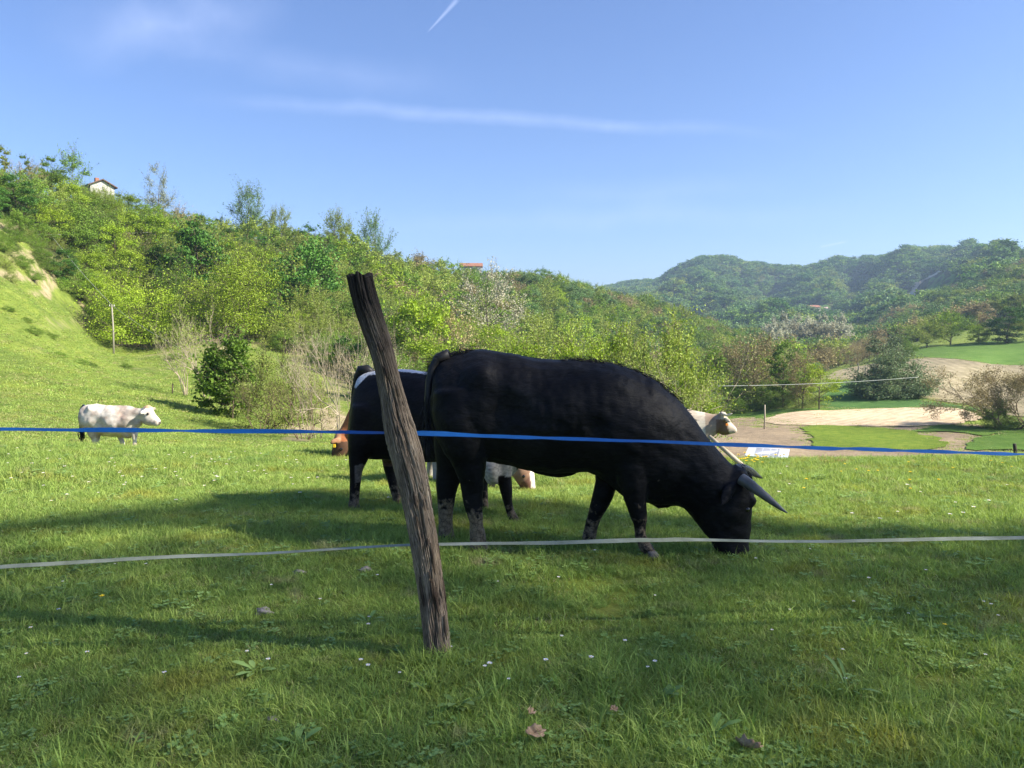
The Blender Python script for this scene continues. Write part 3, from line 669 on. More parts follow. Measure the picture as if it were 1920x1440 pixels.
rt.shuffle(pts_all)
good = []
for d, px, x, y in pts_all:
    r = 4.0 + .9 * (d - 120) / 120 if d < 240 else 5.2
    if px > 700: r = max(r, 4.6)
    if ok_cell(x, y, r): good.append((d, px, x, y))
SKYX = [-100, 0, 130, 180, 250, 340, 420, 560, 650, 740, 800, 860, 1000, 1070, 1160, 1230, 1400, 1560]
SKYY = [303, 303, 322, 350, 372, 383, 408, 420, 428, 443, 470, 488, 493, 499, 517, 541, 612, 690]
def tree_h(px, d, x, y):
    h = tree_h0(px, d, x, y); zt = z_at(col_az(px), d, float(np.interp(px, SKYX, SKYY)) + rt.gauss(2, 7))
    return max(1.2, min(h, zt - gz(x, y)))
def tree_h0(px, d, x, y):
    lo = low_of(col_az(px)); hi = float(np.interp(col_az(px), top_az, top_d))
    e = min(1, max(.55, (d - lo) / 14 * .3 + .62))
    h = (6.6 if px < 650 else (7.6 if d < 260 else 7.0)) * rt.uniform(.75, 1.25) * e
    if d > hi - 16: h *= .72 if px > 450 else (.55 if px > 140 else .42)
    if 160 < px < 228 and d > 150: h *= .68
    return h
good.sort(); far_pts = []
def where(px, d):
    lo_, hi_ = low_of(col_az(px)), float(np.interp(col_az(px), top_az, top_d)); f = (d - lo_) / (hi_ - lo_)
    h = 'low on the hillside' if f < .22 else ('lower middle of the hillside' if f < .42 else ('upper middle of the hillside' if f < .68 else 'high by the skyline'))
    for lim, t in ((90, 'at the far left edge'), (185, 'left of the white hilltop house'), (290, 'below the white hilltop house'), (390, 'below the tall silvery tree'), (520, 'above the dense dark bush'), (650, 'left of the leaning post'), (780, 'behind the leaning post'), (900, 'above the bull\'s tail'), (1010, 'above the bull\'s hips'), (1120, 'above the bull\'s back'), (1230, 'above the bull\'s shoulder'), (1400, 'right of the bull\'s neck'), (9999, 'beside the valley fields')):
        if px < lim: return h + ', ' + t
IND = 290
for i, (d, px, x, y) in enumerate(good):
    k = pick_kind(px, d, 0); h = tree_h(px, d, x, y)
    if i < IND:
        pr = KT[k][rt.randrange(len(KT[k]))]
        place_tree('tree', pr, x, y, h / 8.5, h / 8.5 * rt.uniform(1.05, 1.4), rz=rt.uniform(0, 6.28), label=KTL[k].split(' in the ')[0].replace(' standing out', '').replace(' further along the hillside wood', '').replace(' among the green hillside trees', '') + ' ' + where(px, d), group=KTG[k])
    else: far_pts.append((x, y, h, k))
print('hillside candidates', len(good), 'individual', IND, 'max d', good[min(IND, len(good)) - 1][0])
def join_pair(pr):
    bm = bmesh.new(); bm.from_mesh(pr[0]); n = len(bm.faces); bm.from_mesh(pr[1]); bm.faces.ensure_lookup_table()
    for f in bm.faces[n:]: f.material_index = 1
    me = bpy.data.meshes.new('tree_kind'); bm.to_mesh(me); bm.free(); me.materials.append(pr[0].materials[0]); me.materials.append(pr[1].materials[0]); return me
def lo(mk, seed, w=6.4, leaf=.42, n=1300, shape='round', h=8.5, fill=.7, ncl=22):
    return join_pair(kind(mk, seed, h, w, .06, ncl, n, leaf, wisp=.6, fill=fill, shape=shape))
KL = ['fresh', 'mid', 'dark', 'olive', 'brown', 'pale', 'blue']
LOD = [lo(k, 60 + i, n=2200 if k != 'brown' else 1300, leaf=.36) for i, k in enumerate(KL)]
fp = np.array([(x, y, gz(x, y) - .2) for x, y, h, k in far_pts]); fh = np.array([h / 8.5 for *_, h, k in far_pts]); fk = np.array([KL.index(k) for *_, k in far_pts])
scatter('hillside_wood', fp, LOD, sc=np.column_stack([fh * 1.25, fh * 1.25, fh]), pi=fk, label='far end of the spring green wood along the hillside ridge', cat='wood')

# ------------------------------------------------------------------ far hills: woods that read as one mass
def far_wood(name, label, dmin, dmax, pmin, pmax, spacing, kinds, weights, h, seed, reject=None, wide=1.35):
    rr = np.random.default_rng(seed); n = int((col_az(pmax) - col_az(pmin)) / 2 * (dmax ** 2 - dmin ** 2) / spacing ** 2)
    az = rr.uniform(col_az(pmin), col_az(pmax), n); d = np.sqrt(rr.uniform(dmin ** 2, dmax ** 2, n)); x, y = d * np.sin(az), d * np.cos(az)
    if reject is not None: k = ~reject(x, y, d, az, rr); x, y, d = x[k], y[k], d[k]
    z = ground(x, y); cl = fbm(x * .02, y * .02, seed, 3)
    hh = h * rr.uniform(.65, 1.3, len(x)) / 8.5
    w = np.array(weights, float); w /= w.sum(); cw = np.cumsum(w); u = np.clip(.5 + cl * .9 + rr.normal(0, .22, len(x)), 0, .999)
    pi = np.searchsorted(cw, u)
    return scatter(name, np.column_stack([x, y, z - .3]), kinds, sc=np.column_stack([hh * wide, hh * wide, hh]), pi=pi, label=label, cat='wood')
FAR = [lo(k, 80 + i, w=7, leaf=.95, n=330, ncl=14, fill=.8) for i, k in enumerate(['dark', 'mid', 'blue', 'mid', 'olive'])]
MIDK = [lo(k, 90 + i, w=6.6, leaf=.5, n=1100, ncl=20, fill=.75) for i, k in enumerate(['dark', 'mid', 'blue', 'olive', 'fresh', 'brown'])]
def pxpy(x, y):
    z = ground(x, y) - CAMZ; f_ = y * cp - z * sp; return 960 + F * x / f_, 720 - F * (y * sp + z * cp) / f_
def rej_far(x, y, d, az, rr):
    a, b_ = pxpy(x, y)
    p1 = (((a - 1775) / 48) ** 2 + ((b_ - 540) / 26) ** 2 < 1) | (((a - 1520) / 46) ** 2 + ((b_ - 582) / 9) ** 2 < 1)
    p2 = (((a - 1860) / 70) ** 2 + ((b_ - 498) / 9) ** 2 < 1) & (rr.random(len(a)) < .8)
    p3 = ((a - 1720) / 34) ** 2 + ((b_ - 558) / 14) ** 2 < 1
    return p1 | p2 | p3 | (np.abs(a - (1722 + (545 - b_) * 1.1)) < 3) & (b_ > 508) & (b_ < 548)
far_wood('far_wood', 'hazy blue-green wood covering the distant hills across the valley', 640, 2000, 1130, 2010, 11, FAR, [.26, .24, .26, .14, .1], 10.5, 5, rej_far, 1.45)
def rej_mid(x, y, d, az, rr):
    lo_ = np.interp(az, low_az, low_d); a, b_ = pxpy(x, y)
    return (d < lo_ + 3) | (((a - 1900) / 60) ** 2 + ((b_ - 610) / 16) ** 2 < 1) | (((a - 1720) / 34) ** 2 + ((b_ - 565) / 16) ** 2 < 1)
far_wood('valley_wood', 'darker mixed wood on the slope behind the valley fields', 250, 660, 1400, 2030, 7.4, MIDK, [.2, .22, .25, .18, .08, .07], 8.2, 8, rej_mid, 1.3)
# ------------------------------------------------------------------ cattle
def cr(a, b, c, d, t): return .5 * ((2 * b) + (c - a) * t + (2 * a - 5 * b + 4 * c - d) * t * t + (3 * b - a - 3 * c + d) * t ** 3)
def ring_loft(bm, rings, n=22, dens=4, flat=1.0, yaw=0.0):
    """closed body piece: every ring is (top px, top py, bottom px, bottom py, distance, half depth in m)"""
    a = np.array(rings, float); m = len(a); out = []
    for i in range(m - 1):
        p = [a[max(i - 1, 0)], a[i], a[i + 1], a[min(i + 2, m - 1)]]
        for t in np.arange(dens) / dens: out.append(cr(*p, t))
    out.append(a[-1]); loops = []
    cen = []
    for r in out:
        T, B = P(r[0], r[1], r[4]), P(r[2], r[3], r[4]); c = (T + B) / 2; u = (T - B) / 2; b_ = max(r[5], .004)
        vec = Vector((math.sin(yaw), math.cos(yaw), 0)); cen.append((c, u, b_)); L = []
        for k in range(n):
            q = 2 * math.pi * k / n; cq, sq = math.cos(q), math.sin(q)
            e = flat
            L.append(bm.verts.new(c + u * (math.copysign(abs(cq) ** e, cq)) + vec * b_ * (math.copysign(abs(sq) ** e, sq))))
        loops.append(L)
    for A, B in zip(loops, loops[1:]):
        for k in range(n): bm.faces.new((A[k], A[(k + 1) % n], B[(k + 1) % n], B[k]))
    for L, (c, u, b_), (c2, _, _), rev in ((loops[0], cen[0], cen[1], False), (loops[-1], cen[-1], cen[-2], True)):
        d = (c - c2); d = d.normalized() * min(u.length, b_) * .45 if d.length > 1e-6 else Vector((0, 0, 0))
        v = bm.verts.new(c + d)
        for k in range(n): bm.faces.new((L[(k + 1) % n], L[k], v) if not rev else (L[k], L[(k + 1) % n], v))
def fuse(name, bm, voxel, smooth=6, sfac=.5):
    """grow all pieces into one continuous skin"""
    me = bm_mesh(name + '_pieces', bm); o = bpy.data.objects.new(name, me); COL.objects.link(o)
    md = o.modifiers.new('r', 'REMESH'); md.mode = 'VOXEL'; md.voxel_size = voxel
    sm = o.modifiers.new('s', 'SMOOTH'); sm.iterations = smooth; sm.factor = sfac
    dg = bpy.context.evaluated_depsgraph_get(); dg.update()
    res = bpy.data.meshes.new_from_object(o.evaluated_get(dg)); res.name = name
    bpy.data.objects.remove(o); bpy.data.meshes.remove(me)
    res.polygons.foreach_set('use_smooth', np.ones(len(res.polygons), bool)); return res
def vcos(me): a = np.empty(len(me.vertices) * 3, 'f'); me.vertices.foreach_get('co', a); return a.reshape(-1, 3).astype(float)
def displace(me, fn):
    a = vcos(me); nn = np.empty(len(me.vertices) * 3, 'f'); me.vertices.foreach_get('normal', nn); nn = nn.reshape(-1, 3)
    a = a + nn * fn(a)[:, None]; me.vertices.foreach_set('co', a.astype('f').ravel()); me.update()
def paint(me, col):
    c = np.concatenate([np.clip(col, 0, 1), np.ones((len(col), 1))], 1).astype('f')
    a = me.color_attributes.new('coat', 'FLOAT_COLOR', 'POINT'); a.data.foreach_set('color', c.ravel())
def coat_mat(name, rough=.55, spec=.25, bump=.35, sheen=.0, mud=0, fine=55, vary=.35, sheen_col=(.5, .6, .8)):
    """hair coat: colour pattern from the skin itself, brushed hair grain, dried mud up the shanks where mud > 0"""
    m, ns, ls = new_mat(name)
    at = N(ns, 'Attribute', attribute_name='coat'); c, _ = noise_col(ns, ls, fine, [(.3, (1 - vary,) * 3), (.7, (1 + vary,) * 3)], stretch=(.35, 1, 1), detail=6)
    c2, _ = noise_col(ns, ls, 5, [(.3, (1 - vary * .5,) * 3), (.7, (1 + vary * .5,) * 3)], detail=5, seed=3)
    m1 = N(ns, 'MixRGB', blend_type='MULTIPLY', Fac=1.0); ls.new(at.outputs['Color'], m1.inputs[1]); ls.new(c, m1.inputs[2])
    m2 = N(ns, 'MixRGB', blend_type='MULTIPLY', Fac=1.0); ls.new(m1.outputs[0], m2.inputs[1]); ls.new(c2, m2.inputs[2]); last = m2.outputs[0]
    if mud:
        am = N(ns, 'Attribute', attribute_name='mud'); vo = N(ns, 'TexVoronoi', feature='DISTANCE_TO_EDGE', Scale=30.0); n2 = N(ns, 'TexNoise', Scale=24.0, Detail=6.0)
        t = N(ns, 'TexCoord'); ls.new(t.outputs['Object'], vo.inputs['Vector']); ls.new(t.outputs['Object'], n2.inputs['Vector'])
        cr_ = N(ns, 'MapRange'); cr_.inputs['From Max'].default_value = .05; ls.new(vo.outputs['Distance'], cr_.inputs['Value'])
        s = N(ns, 'Math', operation='ADD'); ls.new(am.outputs['Fac'], s.inputs[0]); ls.new(n2.outputs['Fac'], s.inputs[1])
        s2 = N(ns, 'MapRange'); s2.inputs['From Min'].default_value = .92; s2.inputs['From Max'].default_value = 1.12; ls.new(s.outputs[0], s2.inputs['Value'])
        s3 = N(ns, 'Math', operation='MULTIPLY'); ls.new(s2.outputs[0], s3.inputs[0]); ls.new(cr_.outputs[0], s3.inputs[1])
        cm, _ = noise_col(ns, ls, 30, [(.3, (.11, .08, .05)), (.7, (.25, .195, .135))], detail=5)
        mm = N(ns, 'MixRGB'); ls.new(s3.outputs[0], mm.inputs[0]); ls.new(last, mm.inputs[1]); ls.new(cm, mm.inputs[2]); last = mm.outputs[0]
    b = N(ns, 'BsdfPrincipled', Roughness=rough); b.inputs['Specular IOR Level'].default_value = spec; ls.new(last, b.inputs['Base Color'])
    b.inputs['Sheen Weight'].default_value = sheen; b.inputs['Sheen Roughness'].default_value = .5; b.inputs['Sheen Tint'].default_value = rgb(*sheen_col)
    _, f = noise_col(ns, ls, fine * 1.5, [(0, (0, 0, 0)), (1, (1, 1, 1))], stretch=(.25, 1, .8), detail=6)
    bp = N(ns, 'Bump', Strength=bump, Distance=.012); ls.new(f, bp.inputs['Height']); ls.new(bp.outputs[0], b.inputs['Normal'])
    if mud:
        b2 = N(ns, 'Bump', Strength=.6, Distance=.01); ls.new(s3.outputs[0], b2.inputs['Height']); ls.new(bp.outputs[0], b2.inputs['Normal']); ls.new(b2.outputs[0], b.inputs['Normal'])
    o = N(ns, 'OutputMaterial'); ls.new(b.outputs[0], o.inputs[0]); return m
M_BLACK = coat_mat('black_coat', .55, .12, .4, sheen=.02, mud=1, vary=.45)
M_PALE = coat_mat('pale_coat', .7, .12, .25, vary=.14, fine=30)
M_HORN = std_mat('dark_horn', [(.3, (.04, .039, .038)), (.7, (.125, .12, .113))], 9, .38, .15, stretch=(1, 1, .2), spec=.5)
M_HORNP = std_mat('pale_horn', [(.3, (.55, .47, .34)), (.7, (.75, .68, .55))], 9, .45, .1, spec=.4)
M_HAIR = std_mat('black_hair', [(.3, (.006, .006, .008)), (.7, (.02, .018, .018))], 20, .5, 0, spec=.3)
M_HOOF = std_mat('hoof', [(.3, (.06, .05, .045)), (.7, (.2, .18, .16))], 20, .6, .3)
M_EYE = std_mat('eye', [(.3, (.004, .004, .005)), (.7, (.01, .008, .008))], 5, .08, 0, spec=.8)
M_TAG = std_mat('yellow_tag', [(.3, (.75, .48, .03)), (.7, (.85, .6, .05))], 5, .5, 0)
M_TAGO = std_mat('orange_tag', [(.3, (.75, .22, .03)), (.7, (.85, .3, .05))], 5, .5, 0)

def horn(parent, pts, mat, n=14):
    """pts: (px, py, distance, radius px)"""
    p = np.array([P(a, b, y)[:] for a, b, y, r in pts]); r = np.array([r * y / F for a, b, y, r in pts])
    t = np.linspace(0, len(pts) - 1, 26); i = np.clip(t.astype(int), 0, len(pts) - 2); f = (t - i)[:, None]
    g = lambda k: p[np.clip(k, 0, len(pts) - 1)]
    q = cr(g(i - 1), g(i), g(i + 1), g(i + 2), f); rr = np.interp(t, np.arange(len(pts)), r); rr[-1] = .002
    rr *= 1 + .03 * np.sin(t * 22) * (t < len(pts) * .45)
    A = Acc(); A.tube(q, rr, n); return link('horn', A.mesh('horn', True), mat, parent)
def eye(parent, px, py, Y, r):
    bm = bmesh.new(); bmesh.ops.create_uvsphere(bm, u_segments=16, v_segments=10, radius=r, matrix=Matrix.Translation(P(px, py, Y))); return link('eye', bm_mesh('eye', bm, True), M_EYE, parent)
def hoof(parent, px, py, Y, w, facing=1, mat=None):
    """two claws"""
    bm = bmesh.new(); k = Y / F
    for s in (-1, 1):
        base = P(px, py, Y + s * w * .32); L = []
        for (fx, z, rx, ry) in ((0, .0, .62, .30), (.02, .35, .52, .27), (-.06, .8, .36, .22), (-.1, 1.0, .3, .18)):
            L.append([bm.verts.new(base + Vector((facing * (fx + .12 + rx * math.cos(q) * (1.15 if math.cos(q) > 0 else .8)) * w, ry * math.sin(q) * w, z * w * .62))) for q in np.arange(12) / 12 * 6.283])
        for A, B in zip(L, L[1:]):
            for i in range(12): bm.faces.new((A[i], A[(i + 1) % 12], B[(i + 1) % 12], B[i]))
        bm.faces.new(L[0][::-1]); bm.faces.new(L[-1])
    bmesh.ops.recalc_face_normals(bm, faces=bm.faces)
    return link('hoof', bm_mesh('hoof', bm, True), mat or M_HOOF, parent)
def hair_strip(parent, name, roots, dirs, length, width, mat, per=14, seed=1, curl=.25, jitter=.01, thin=1.0):
    """locks of hair: narrow bent blades along roots"""
    rng = np.random.default_rng(seed); V = []; T = []; n = 0
    for r0, d0 in zip(roots, dirs):
        for _ in range(per):
            r = np.array(r0) + rng.normal(0, jitter, 3); d = np.array(d0) + rng.normal(0, .22, 3); d /= np.linalg.norm(d); L = length * rng.uniform(.5, 1.15)
            s = np.cross(d, rng.normal(size=3)); s /= np.linalg.norm(s); bend = np.array([0, 0, -1.0]) * curl * L
            p0, p1, p2, p3 = r - d * .01, r + d * L * .35 + bend * .1, r + d * L * .7 + bend * .45, r + d * L + bend
            w = width * rng.uniform(.6, 1.2)
            V += [p0 - s * w, p0 + s * w, p1 - s * w * .8, p1 + s * w * .8, p2 - s * w * .5, p2 + s * w * .5, p3]
            T += [(n, n + 1, n + 3), (n, n + 3, n + 2), (n + 2, n + 3, n + 5), (n + 2, n + 5, n + 4), (n + 4, n + 5, n + 6)]; n += 7
    return link(name, np_mesh(name, np.array(V), [np.array(T)]), mat, parent)
def ear_piece(bm, base, tip, w, depth, Y, Yt=None):
    """a leaf-shaped ear from base px to tip px"""
    Yt = Y if Yt is None else Yt; b = np.array(base, float); t = np.array(tip, float); d = t - b; n_ = np.array([-d[1], d[0]]); n_ /= np.linalg.norm(n_)
    rr = []
    for s, k in ((0, .35), (.2, .75), (.5, 1), (.75, .8), (.93, .38), (1.0, .1)):
        c = b + d * s; rr.append((*(c - n_ * w * k), *(c + n_ * w * k), Y + (Yt - Y) * s, depth))
    ring_loft(bm, rr, 12, 3)
def finish_animal(root, me, mat, col_fn, mud_fn=None):
    a = vcos(me); px, py = project_arr(a); paint(me, col_fn(a, px, py))
    if mud_fn is not None: attr(me, 'mud', mud_fn(a, px, py))
    return link('body', me, mat, root)
def project_arr(a):
    z = a[:, 2] - CAMZ; f_ = a[:, 1] * cp - z * sp; return 960 + F * a[:, 0] / f_, 720 - F * (a[:, 1] * sp + z * cp) / f_
def mixc_(c1, c2, t): t = np.clip(t, 0, 1)[:, None]; return np.array(c1)[None] * (1 - t) + np.array(c2)[None] * t
def m3(x, y, z, s, seed): return fbm(x * s + z * s * .7, y * s + z * s, seed, 4)

# ---- the big black bull grazing behind the fence
bull = thing('bull', 'big glossy black horned bull grazing in the shade right behind the fence, muddy feet', 'bull', (P(1040, 900, 5.55).x, 5.55, 0.0))
bm = bmesh.new()
ring_loft(bm, [(815, 700, 813, 770, 5.72, .10), (819, 682, 815, 812, 5.70, .19), (840, 668, 838, 848, 5.68, .25), (870, 661, 872, 858, 5.66, .285), (900, 654, 905, 862, 5.65, .30), (940, 659, 950, 872, 5.63, .31), (980, 667, 985, 880, 5.6, .335), (1040, 673, 1042, 886, 5.57, .355),
               (1100, 675, 1100, 886, 5.54, .35), (1150, 685, 1138, 905, 5.51, .32), (1200, 699, 1172, 932, 5.49, .30), (1235, 717, 1203, 944, 5.47, .27), (1265, 743, 1230, 948, 5.45, .24), (1290, 772, 1253, 948, 5.43, .21), (1315, 806, 1277, 952, 5.41, .19), (1340, 837, 1298, 972, 5.39, .17), (1362, 861, 1314, 995, 5.37, .155), (1383, 880, 1328, 1010, 5.35, .13)])
ring_loft(bm, [(1398, 877, 1362, 886, 5.34, .085), (1409, 900, 1345, 912, 5.34, .12), (1414, 928, 1328, 948, 5.34, .135), (1410, 955, 1320, 985, 5.34, .125), (1407, 985, 1326, 1007, 5.34, .10), (1405, 1010, 1335, 1022, 5.34, .088), (1404, 1028, 1343, 1034, 5.34, .09), (1400, 1042, 1354, 1043, 5.34, .085), (1390, 1048, 1366, 1049, 5.34, .055)], flat=.92)
ring_loft(bm, [(1212, 925, 1214, 944, 5.47, .02), (1235, 925, 1232, 955, 5.45, .03), (1252, 920, 1250, 953, 5.44, .025), (1272, 925, 1271, 950, 5.42, .015)])     # dewlap
# thigh, shoulder
ring_loft(bm, [(816, 735, 900, 725, 5.50, .13), (816, 790, 914, 800, 5.50, .155), (828, 840, 912, 845, 5.49, .135), (846, 868, 909, 875, 5.49, .10), (858, 895, 909, 900, 5.48, .075), (862, 918, 909, 915, 5.48, .06), (869, 948, 907, 945, 5.48, .052), (878, 975, 905, 975, 5.48, .046), (881, 1000, 909, 1000, 5.48, .047), (882, 1018, 911, 1018, 5.48, .05), (880, 1030, 914, 1030, 5.48, .05)])
ring_loft(bm, [(815, 735, 895, 725, 5.82, .12), (813, 795, 900, 800, 5.82, .13), (815, 845, 890, 850, 5.80, .11), (818, 875, 878, 885, 5.79, .08), (817, 905, 863, 905, 5.78, .062), (819, 930, 855, 928, 5.78, .052), (821, 960, 850, 958, 5.78, .045), (822, 985, 850, 985, 5.78, .045), (821, 1008, 853, 1008, 5.78, .048), (821, 1022, 856, 1022, 5.78, .05)])
ring_loft(bm, [(1140, 760, 1215, 765, 5.34, .10), (1135, 830, 1222, 840, 5.33, .13), (1150, 880, 1220, 890, 5.32, .115), (1164, 915, 1217, 920, 5.31, .085), (1172, 940, 1215, 942, 5.30, .066), (1180, 965, 1216, 964, 5.30, .056), (1187, 985, 1213, 984, 5.30, .045), (1190, 1005, 1213, 1002, 5.30, .042), (1196, 1022, 1220, 1018, 5.29, .045), (1203, 1036, 1230, 1032, 5.28, .05)])
ring_loft(bm, [(1095, 800, 1175, 805, 5.70, .10), (1108, 860, 1172, 865, 5.68, .11), (1116, 895, 1160, 900, 5.66, .085), (1112, 920, 1153, 925, 5.64, .068), (1107, 942, 1143, 947, 5.63, .056), (1101, 965, 1128, 970, 5.62, .046), (1095, 988, 1121, 990, 5.62, .043), (1091, 1008, 1119, 1008, 5.62, .045), (1090, 1024, 1120, 1024, 5.62, .048)])
ear_piece(bm, (1376, 905), (1352, 948), 13, .018, 5.22, 5.14)                  # near ear hangs back and down
ear_piece(bm, (1392, 885), (1412, 905), 10, .018, 5.46, 5.56)
ring_loft(bm, [(1404, 925, 1398, 930, 5.24, .01), (1416, 930, 1404, 948, 5.25, .028), (1421, 940, 1406, 955, 5.26, .03), (1414, 950, 1404, 960, 5.27, .02)])      # brow
ring_loft(bm, [(1000, 874, 1000, 886, 5.58, .03), (1030, 876, 1030, 893, 5.58, .04), (1056, 878, 1056, 895, 5.58, .04), (1080, 878, 1080, 888, 5.58, .03)])           # sheath under the belly
bme = fuse('body', bm, .0125, 7)
def bulge(a):
    px, py = project_arr(a); near = (a[:, 1] < 5.6)
    g = lambda x, y, r, s: s * np.exp(-(((px - x) / r) ** 2 + ((py - y) / (r * 1.0)) ** 2))
    v = g(905, 705, 26, .035) + g(880, 790, 60, .02) - g(955, 770, 34, .030) + g(1150, 720, 40, .022) + g(1180, 800, 55, .02) - g(1120, 800, 26, .016) + g(1250, 800, 40, .01) + g(1375, 965, 18, .012) - g(1385, 985, 14, .008)
    v = v + .012 * fbm(a[:, 0] * 5, a[:, 2] * 5, 4, 3) + .004 * fbm(a[:, 0] * 22, a[:, 2] * 22, 6, 3)
    for rx in range(975, 1110, 19): v = v + .0018 * np.exp(-((px - rx - (py - 760) * .12) / 6) ** 2) * np.exp(-((py - 790) / 60) ** 2)
    return v * 1.5 * near + .006 * fbm(a[:, 0] * 9, a[:, 2] * 9, 8, 2)
displace(bme, bulge)
def bull_col(a, px, py):
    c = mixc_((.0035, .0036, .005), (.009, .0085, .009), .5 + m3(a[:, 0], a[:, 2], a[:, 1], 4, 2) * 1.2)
    c = c + np.array([.012, .011, .012])[None] * blob(985, 745, 26, 26, px, py)[:, None] * (.6 + .8 * fbm(px * .09, py * .2, 5, 3)[:, None])  # hair sheen painted as lighter patches on flank and back
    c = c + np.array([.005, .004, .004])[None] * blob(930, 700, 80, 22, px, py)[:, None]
    return c
def bull_mud(a, px, py):
    hind = (px < 950); z = a[:, 2]
    v = np.where(hind, 1 - sstep(.06, .42, z) * .75, .62 - sstep(.02, .5, z) * .35); v = np.where((px < 915) & (px > 870), v + .12 * (z < .2), v)
    v = np.where((z > .62) | (px > 1245), 0, v); return v - .03
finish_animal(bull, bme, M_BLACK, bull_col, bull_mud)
horn(bull, [(1390, 898, 5.22, 11.5), (1405, 908, 5.17, 11), (1425, 923, 5.1, 9), (1448, 941, 5.05, 6.3), (1466, 955, 5.02, 3.2), (1477, 962, 5.0, .6)], M_HORN)
horn(bull, [(1376, 882, 5.42, 10), (1390, 879, 5.52, 10), (1405, 883, 5.62, 8), (1419, 891, 5.7, 4.5), (1430, 897, 5.75, .6)], M_HORN)
eye(bull, 1401, 955, 5.237, .019)
for q in [(894, 1034, 5.48, .085), (836, 1026, 5.78, .085), (1220, 1050, 5.27, .10), (1107, 1034, 5.62, .085)]: hoof(bull, *q)
# tail hanging behind the thigh with its long brush, raised hair on tail head, withers and crest
tl = [(842, 664, 5.62), (822, 672, 5.63), (812, 690, 5.62), (805, 715, 5.6), (802, 745, 5.58), (800, 775, 5.57), (799, 800, 5.57), (799, 812, 5.57)]
A = Acc(); A.tube(np.array([P(*q)[:] for q in tl]), [.042, .04, .034, .028, .024, .02, .018, .012], 12); tail = link('tail', A.mesh('tail', True), M_HAIR, bull)
rs = [P(800 + R.uniform(-2, 2), y, 5.57)[:] for y in range(745, 830, 5)]
hair_strip(bull, 'tail_brush', rs, [(.02, -.05, -1)] * len(rs), .17, .0022, M_HAIR, 26, 3, .1, .012)
rs = [P(x, y + 2, 5.64)[:] for x, y in [(808, 702), (811, 692), (815, 684), (820, 678), (826, 672), (833, 668), (842, 665), (852, 662), (862, 660), (874, 658), (886, 656)]]
hair_strip(bull, 'rump_hair', rs, [(-.9, -.1, .25)] * 6 + [(-1, 0, .12)] * 5, .085, .0016, M_HAIR, 60, 4, .15, .016)
top = [(1060, 675), (1080, 675), (1100, 675), (1115, 677), (1130, 679), (1145, 683), (1160, 687), (1175, 691), (1190, 696), (1205, 701), (1220, 708), (1235, 717), (1250, 729), (1262, 741), (1272, 752), (1282, 765), (1292, 779), (1303, 795)]
top2 = [tuple(np.array(a) + (np.array(b) - np.array(a)) * t) for a, b in zip(top, top[1:]) for t in (0, .33, .66)]
rs = [P(x, y + 2, 5.52 - (x - 1060) * .0004)[:] for x, y in top2]
hair_strip(bull, 'mane', rs, [(-.85, -.05, .35)] * len(rs), .05, .0014, M_HAIR, 46, 5, .1, .014)
rs = [P(x, y, 5.36)[:] for x, y in [(1378, 874), (1385, 876), (1392, 878), (1398, 884), (1403, 892)]]
hair_strip(bull, 'forelock', rs, [(.5, -.3, -.5)] * 5, .06, .0014, M_HAIR, 40, 6, .3, .02)

# ---- dark cow with the white back stripe standing behind the bull
cow2 = thing('cow', 'dark cow with white back stripe standing behind the leaning post and the bull', 'cow', (P(800, 900, 6.9).x, 6.95, gz(P(800, 900, 6.9).x, 6.95)))
bm = bmesh.new()
ring_loft(bm, [(668, 722, 657, 790, 7.32, .10), (672, 708, 655, 835, 7.30, .18), (690, 698, 662, 858, 7.28, .25), (715, 694, 700, 862, 7.22, .28), (745, 692, 740, 864, 7.16, .31), (790, 695, 790, 867, 7.06, .34), (840, 700, 840, 868, 6.98, .35), (880, 702, 880, 872, 6.9, .33), (920, 702, 912, 890, 6.84, .29), (955, 710, 938, 902, 6.78, .25), (985, 722, 962, 892, 6.72, .19), (1010, 735, 985, 862, 6.68, .15), (1035, 742, 1010, 840, 6.64, .13)])
ring_loft(bm, [(1020, 735, 1012, 800, 6.64, .10), (1045, 740, 1030, 850, 6.6, .13), (1065, 762, 1040, 860, 6.58, .12), (1082, 790, 1055, 865, 6.56, .09), (1092, 815, 1068, 868, 6.55, .075), (1092, 835, 1076, 868, 6.55, .06)])
ring_loft(bm, [(660, 760, 722, 760, 7.08, .12), (655, 800, 716, 815, 7.08, .12), (653, 830, 702, 838, 7.07, .10), (653, 855, 692, 860, 7.07, .08), (655, 880, 681, 883, 7.06, .06), (655, 905, 677, 905, 7.06, .05), (655, 930, 675, 930, 7.06, .048), (653, 948, 675, 946, 7.06, .05), (656, 960, 682, 958, 7.05, .055)])
ring_loft(bm, [(700, 780, 760, 785, 7.45, .11), (712, 835, 752, 840, 7.45, .10), (716, 865, 744, 868, 7.44, .08), (724, 895, 745, 893, 7.42, .06), (732, 925, 752, 922, 7.40, .05), (737, 950, 755, 950, 7.40, .048), (738, 965, 758, 965, 7.38, .05)])
ring_loft(bm, [(890, 810, 940, 815, 6.98, .10), (890, 860, 928, 865, 6.95, .09), (892, 900, 918, 900, 6.93, .065), (896, 930, 915, 930, 6.9, .05), (900, 955, 918, 955, 6.9, .046), (903, 975, 922, 972, 6.88, .05), (906, 988, 927, 985, 6.87, .052)])
ring_loft(bm, [(915, 800, 972, 805, 6.62, .10), (922, 860, 965, 860, 6.6, .10), (930, 890, 960, 890, 6.58, .075), (936, 915, 961, 912, 6.56, .058), (942, 940, 961, 938, 6.55, .048), (948, 960, 966, 957, 6.54, .045), (954, 978, 975, 973, 6.53, .05), (960, 988, 984, 985, 6.52, .055)])
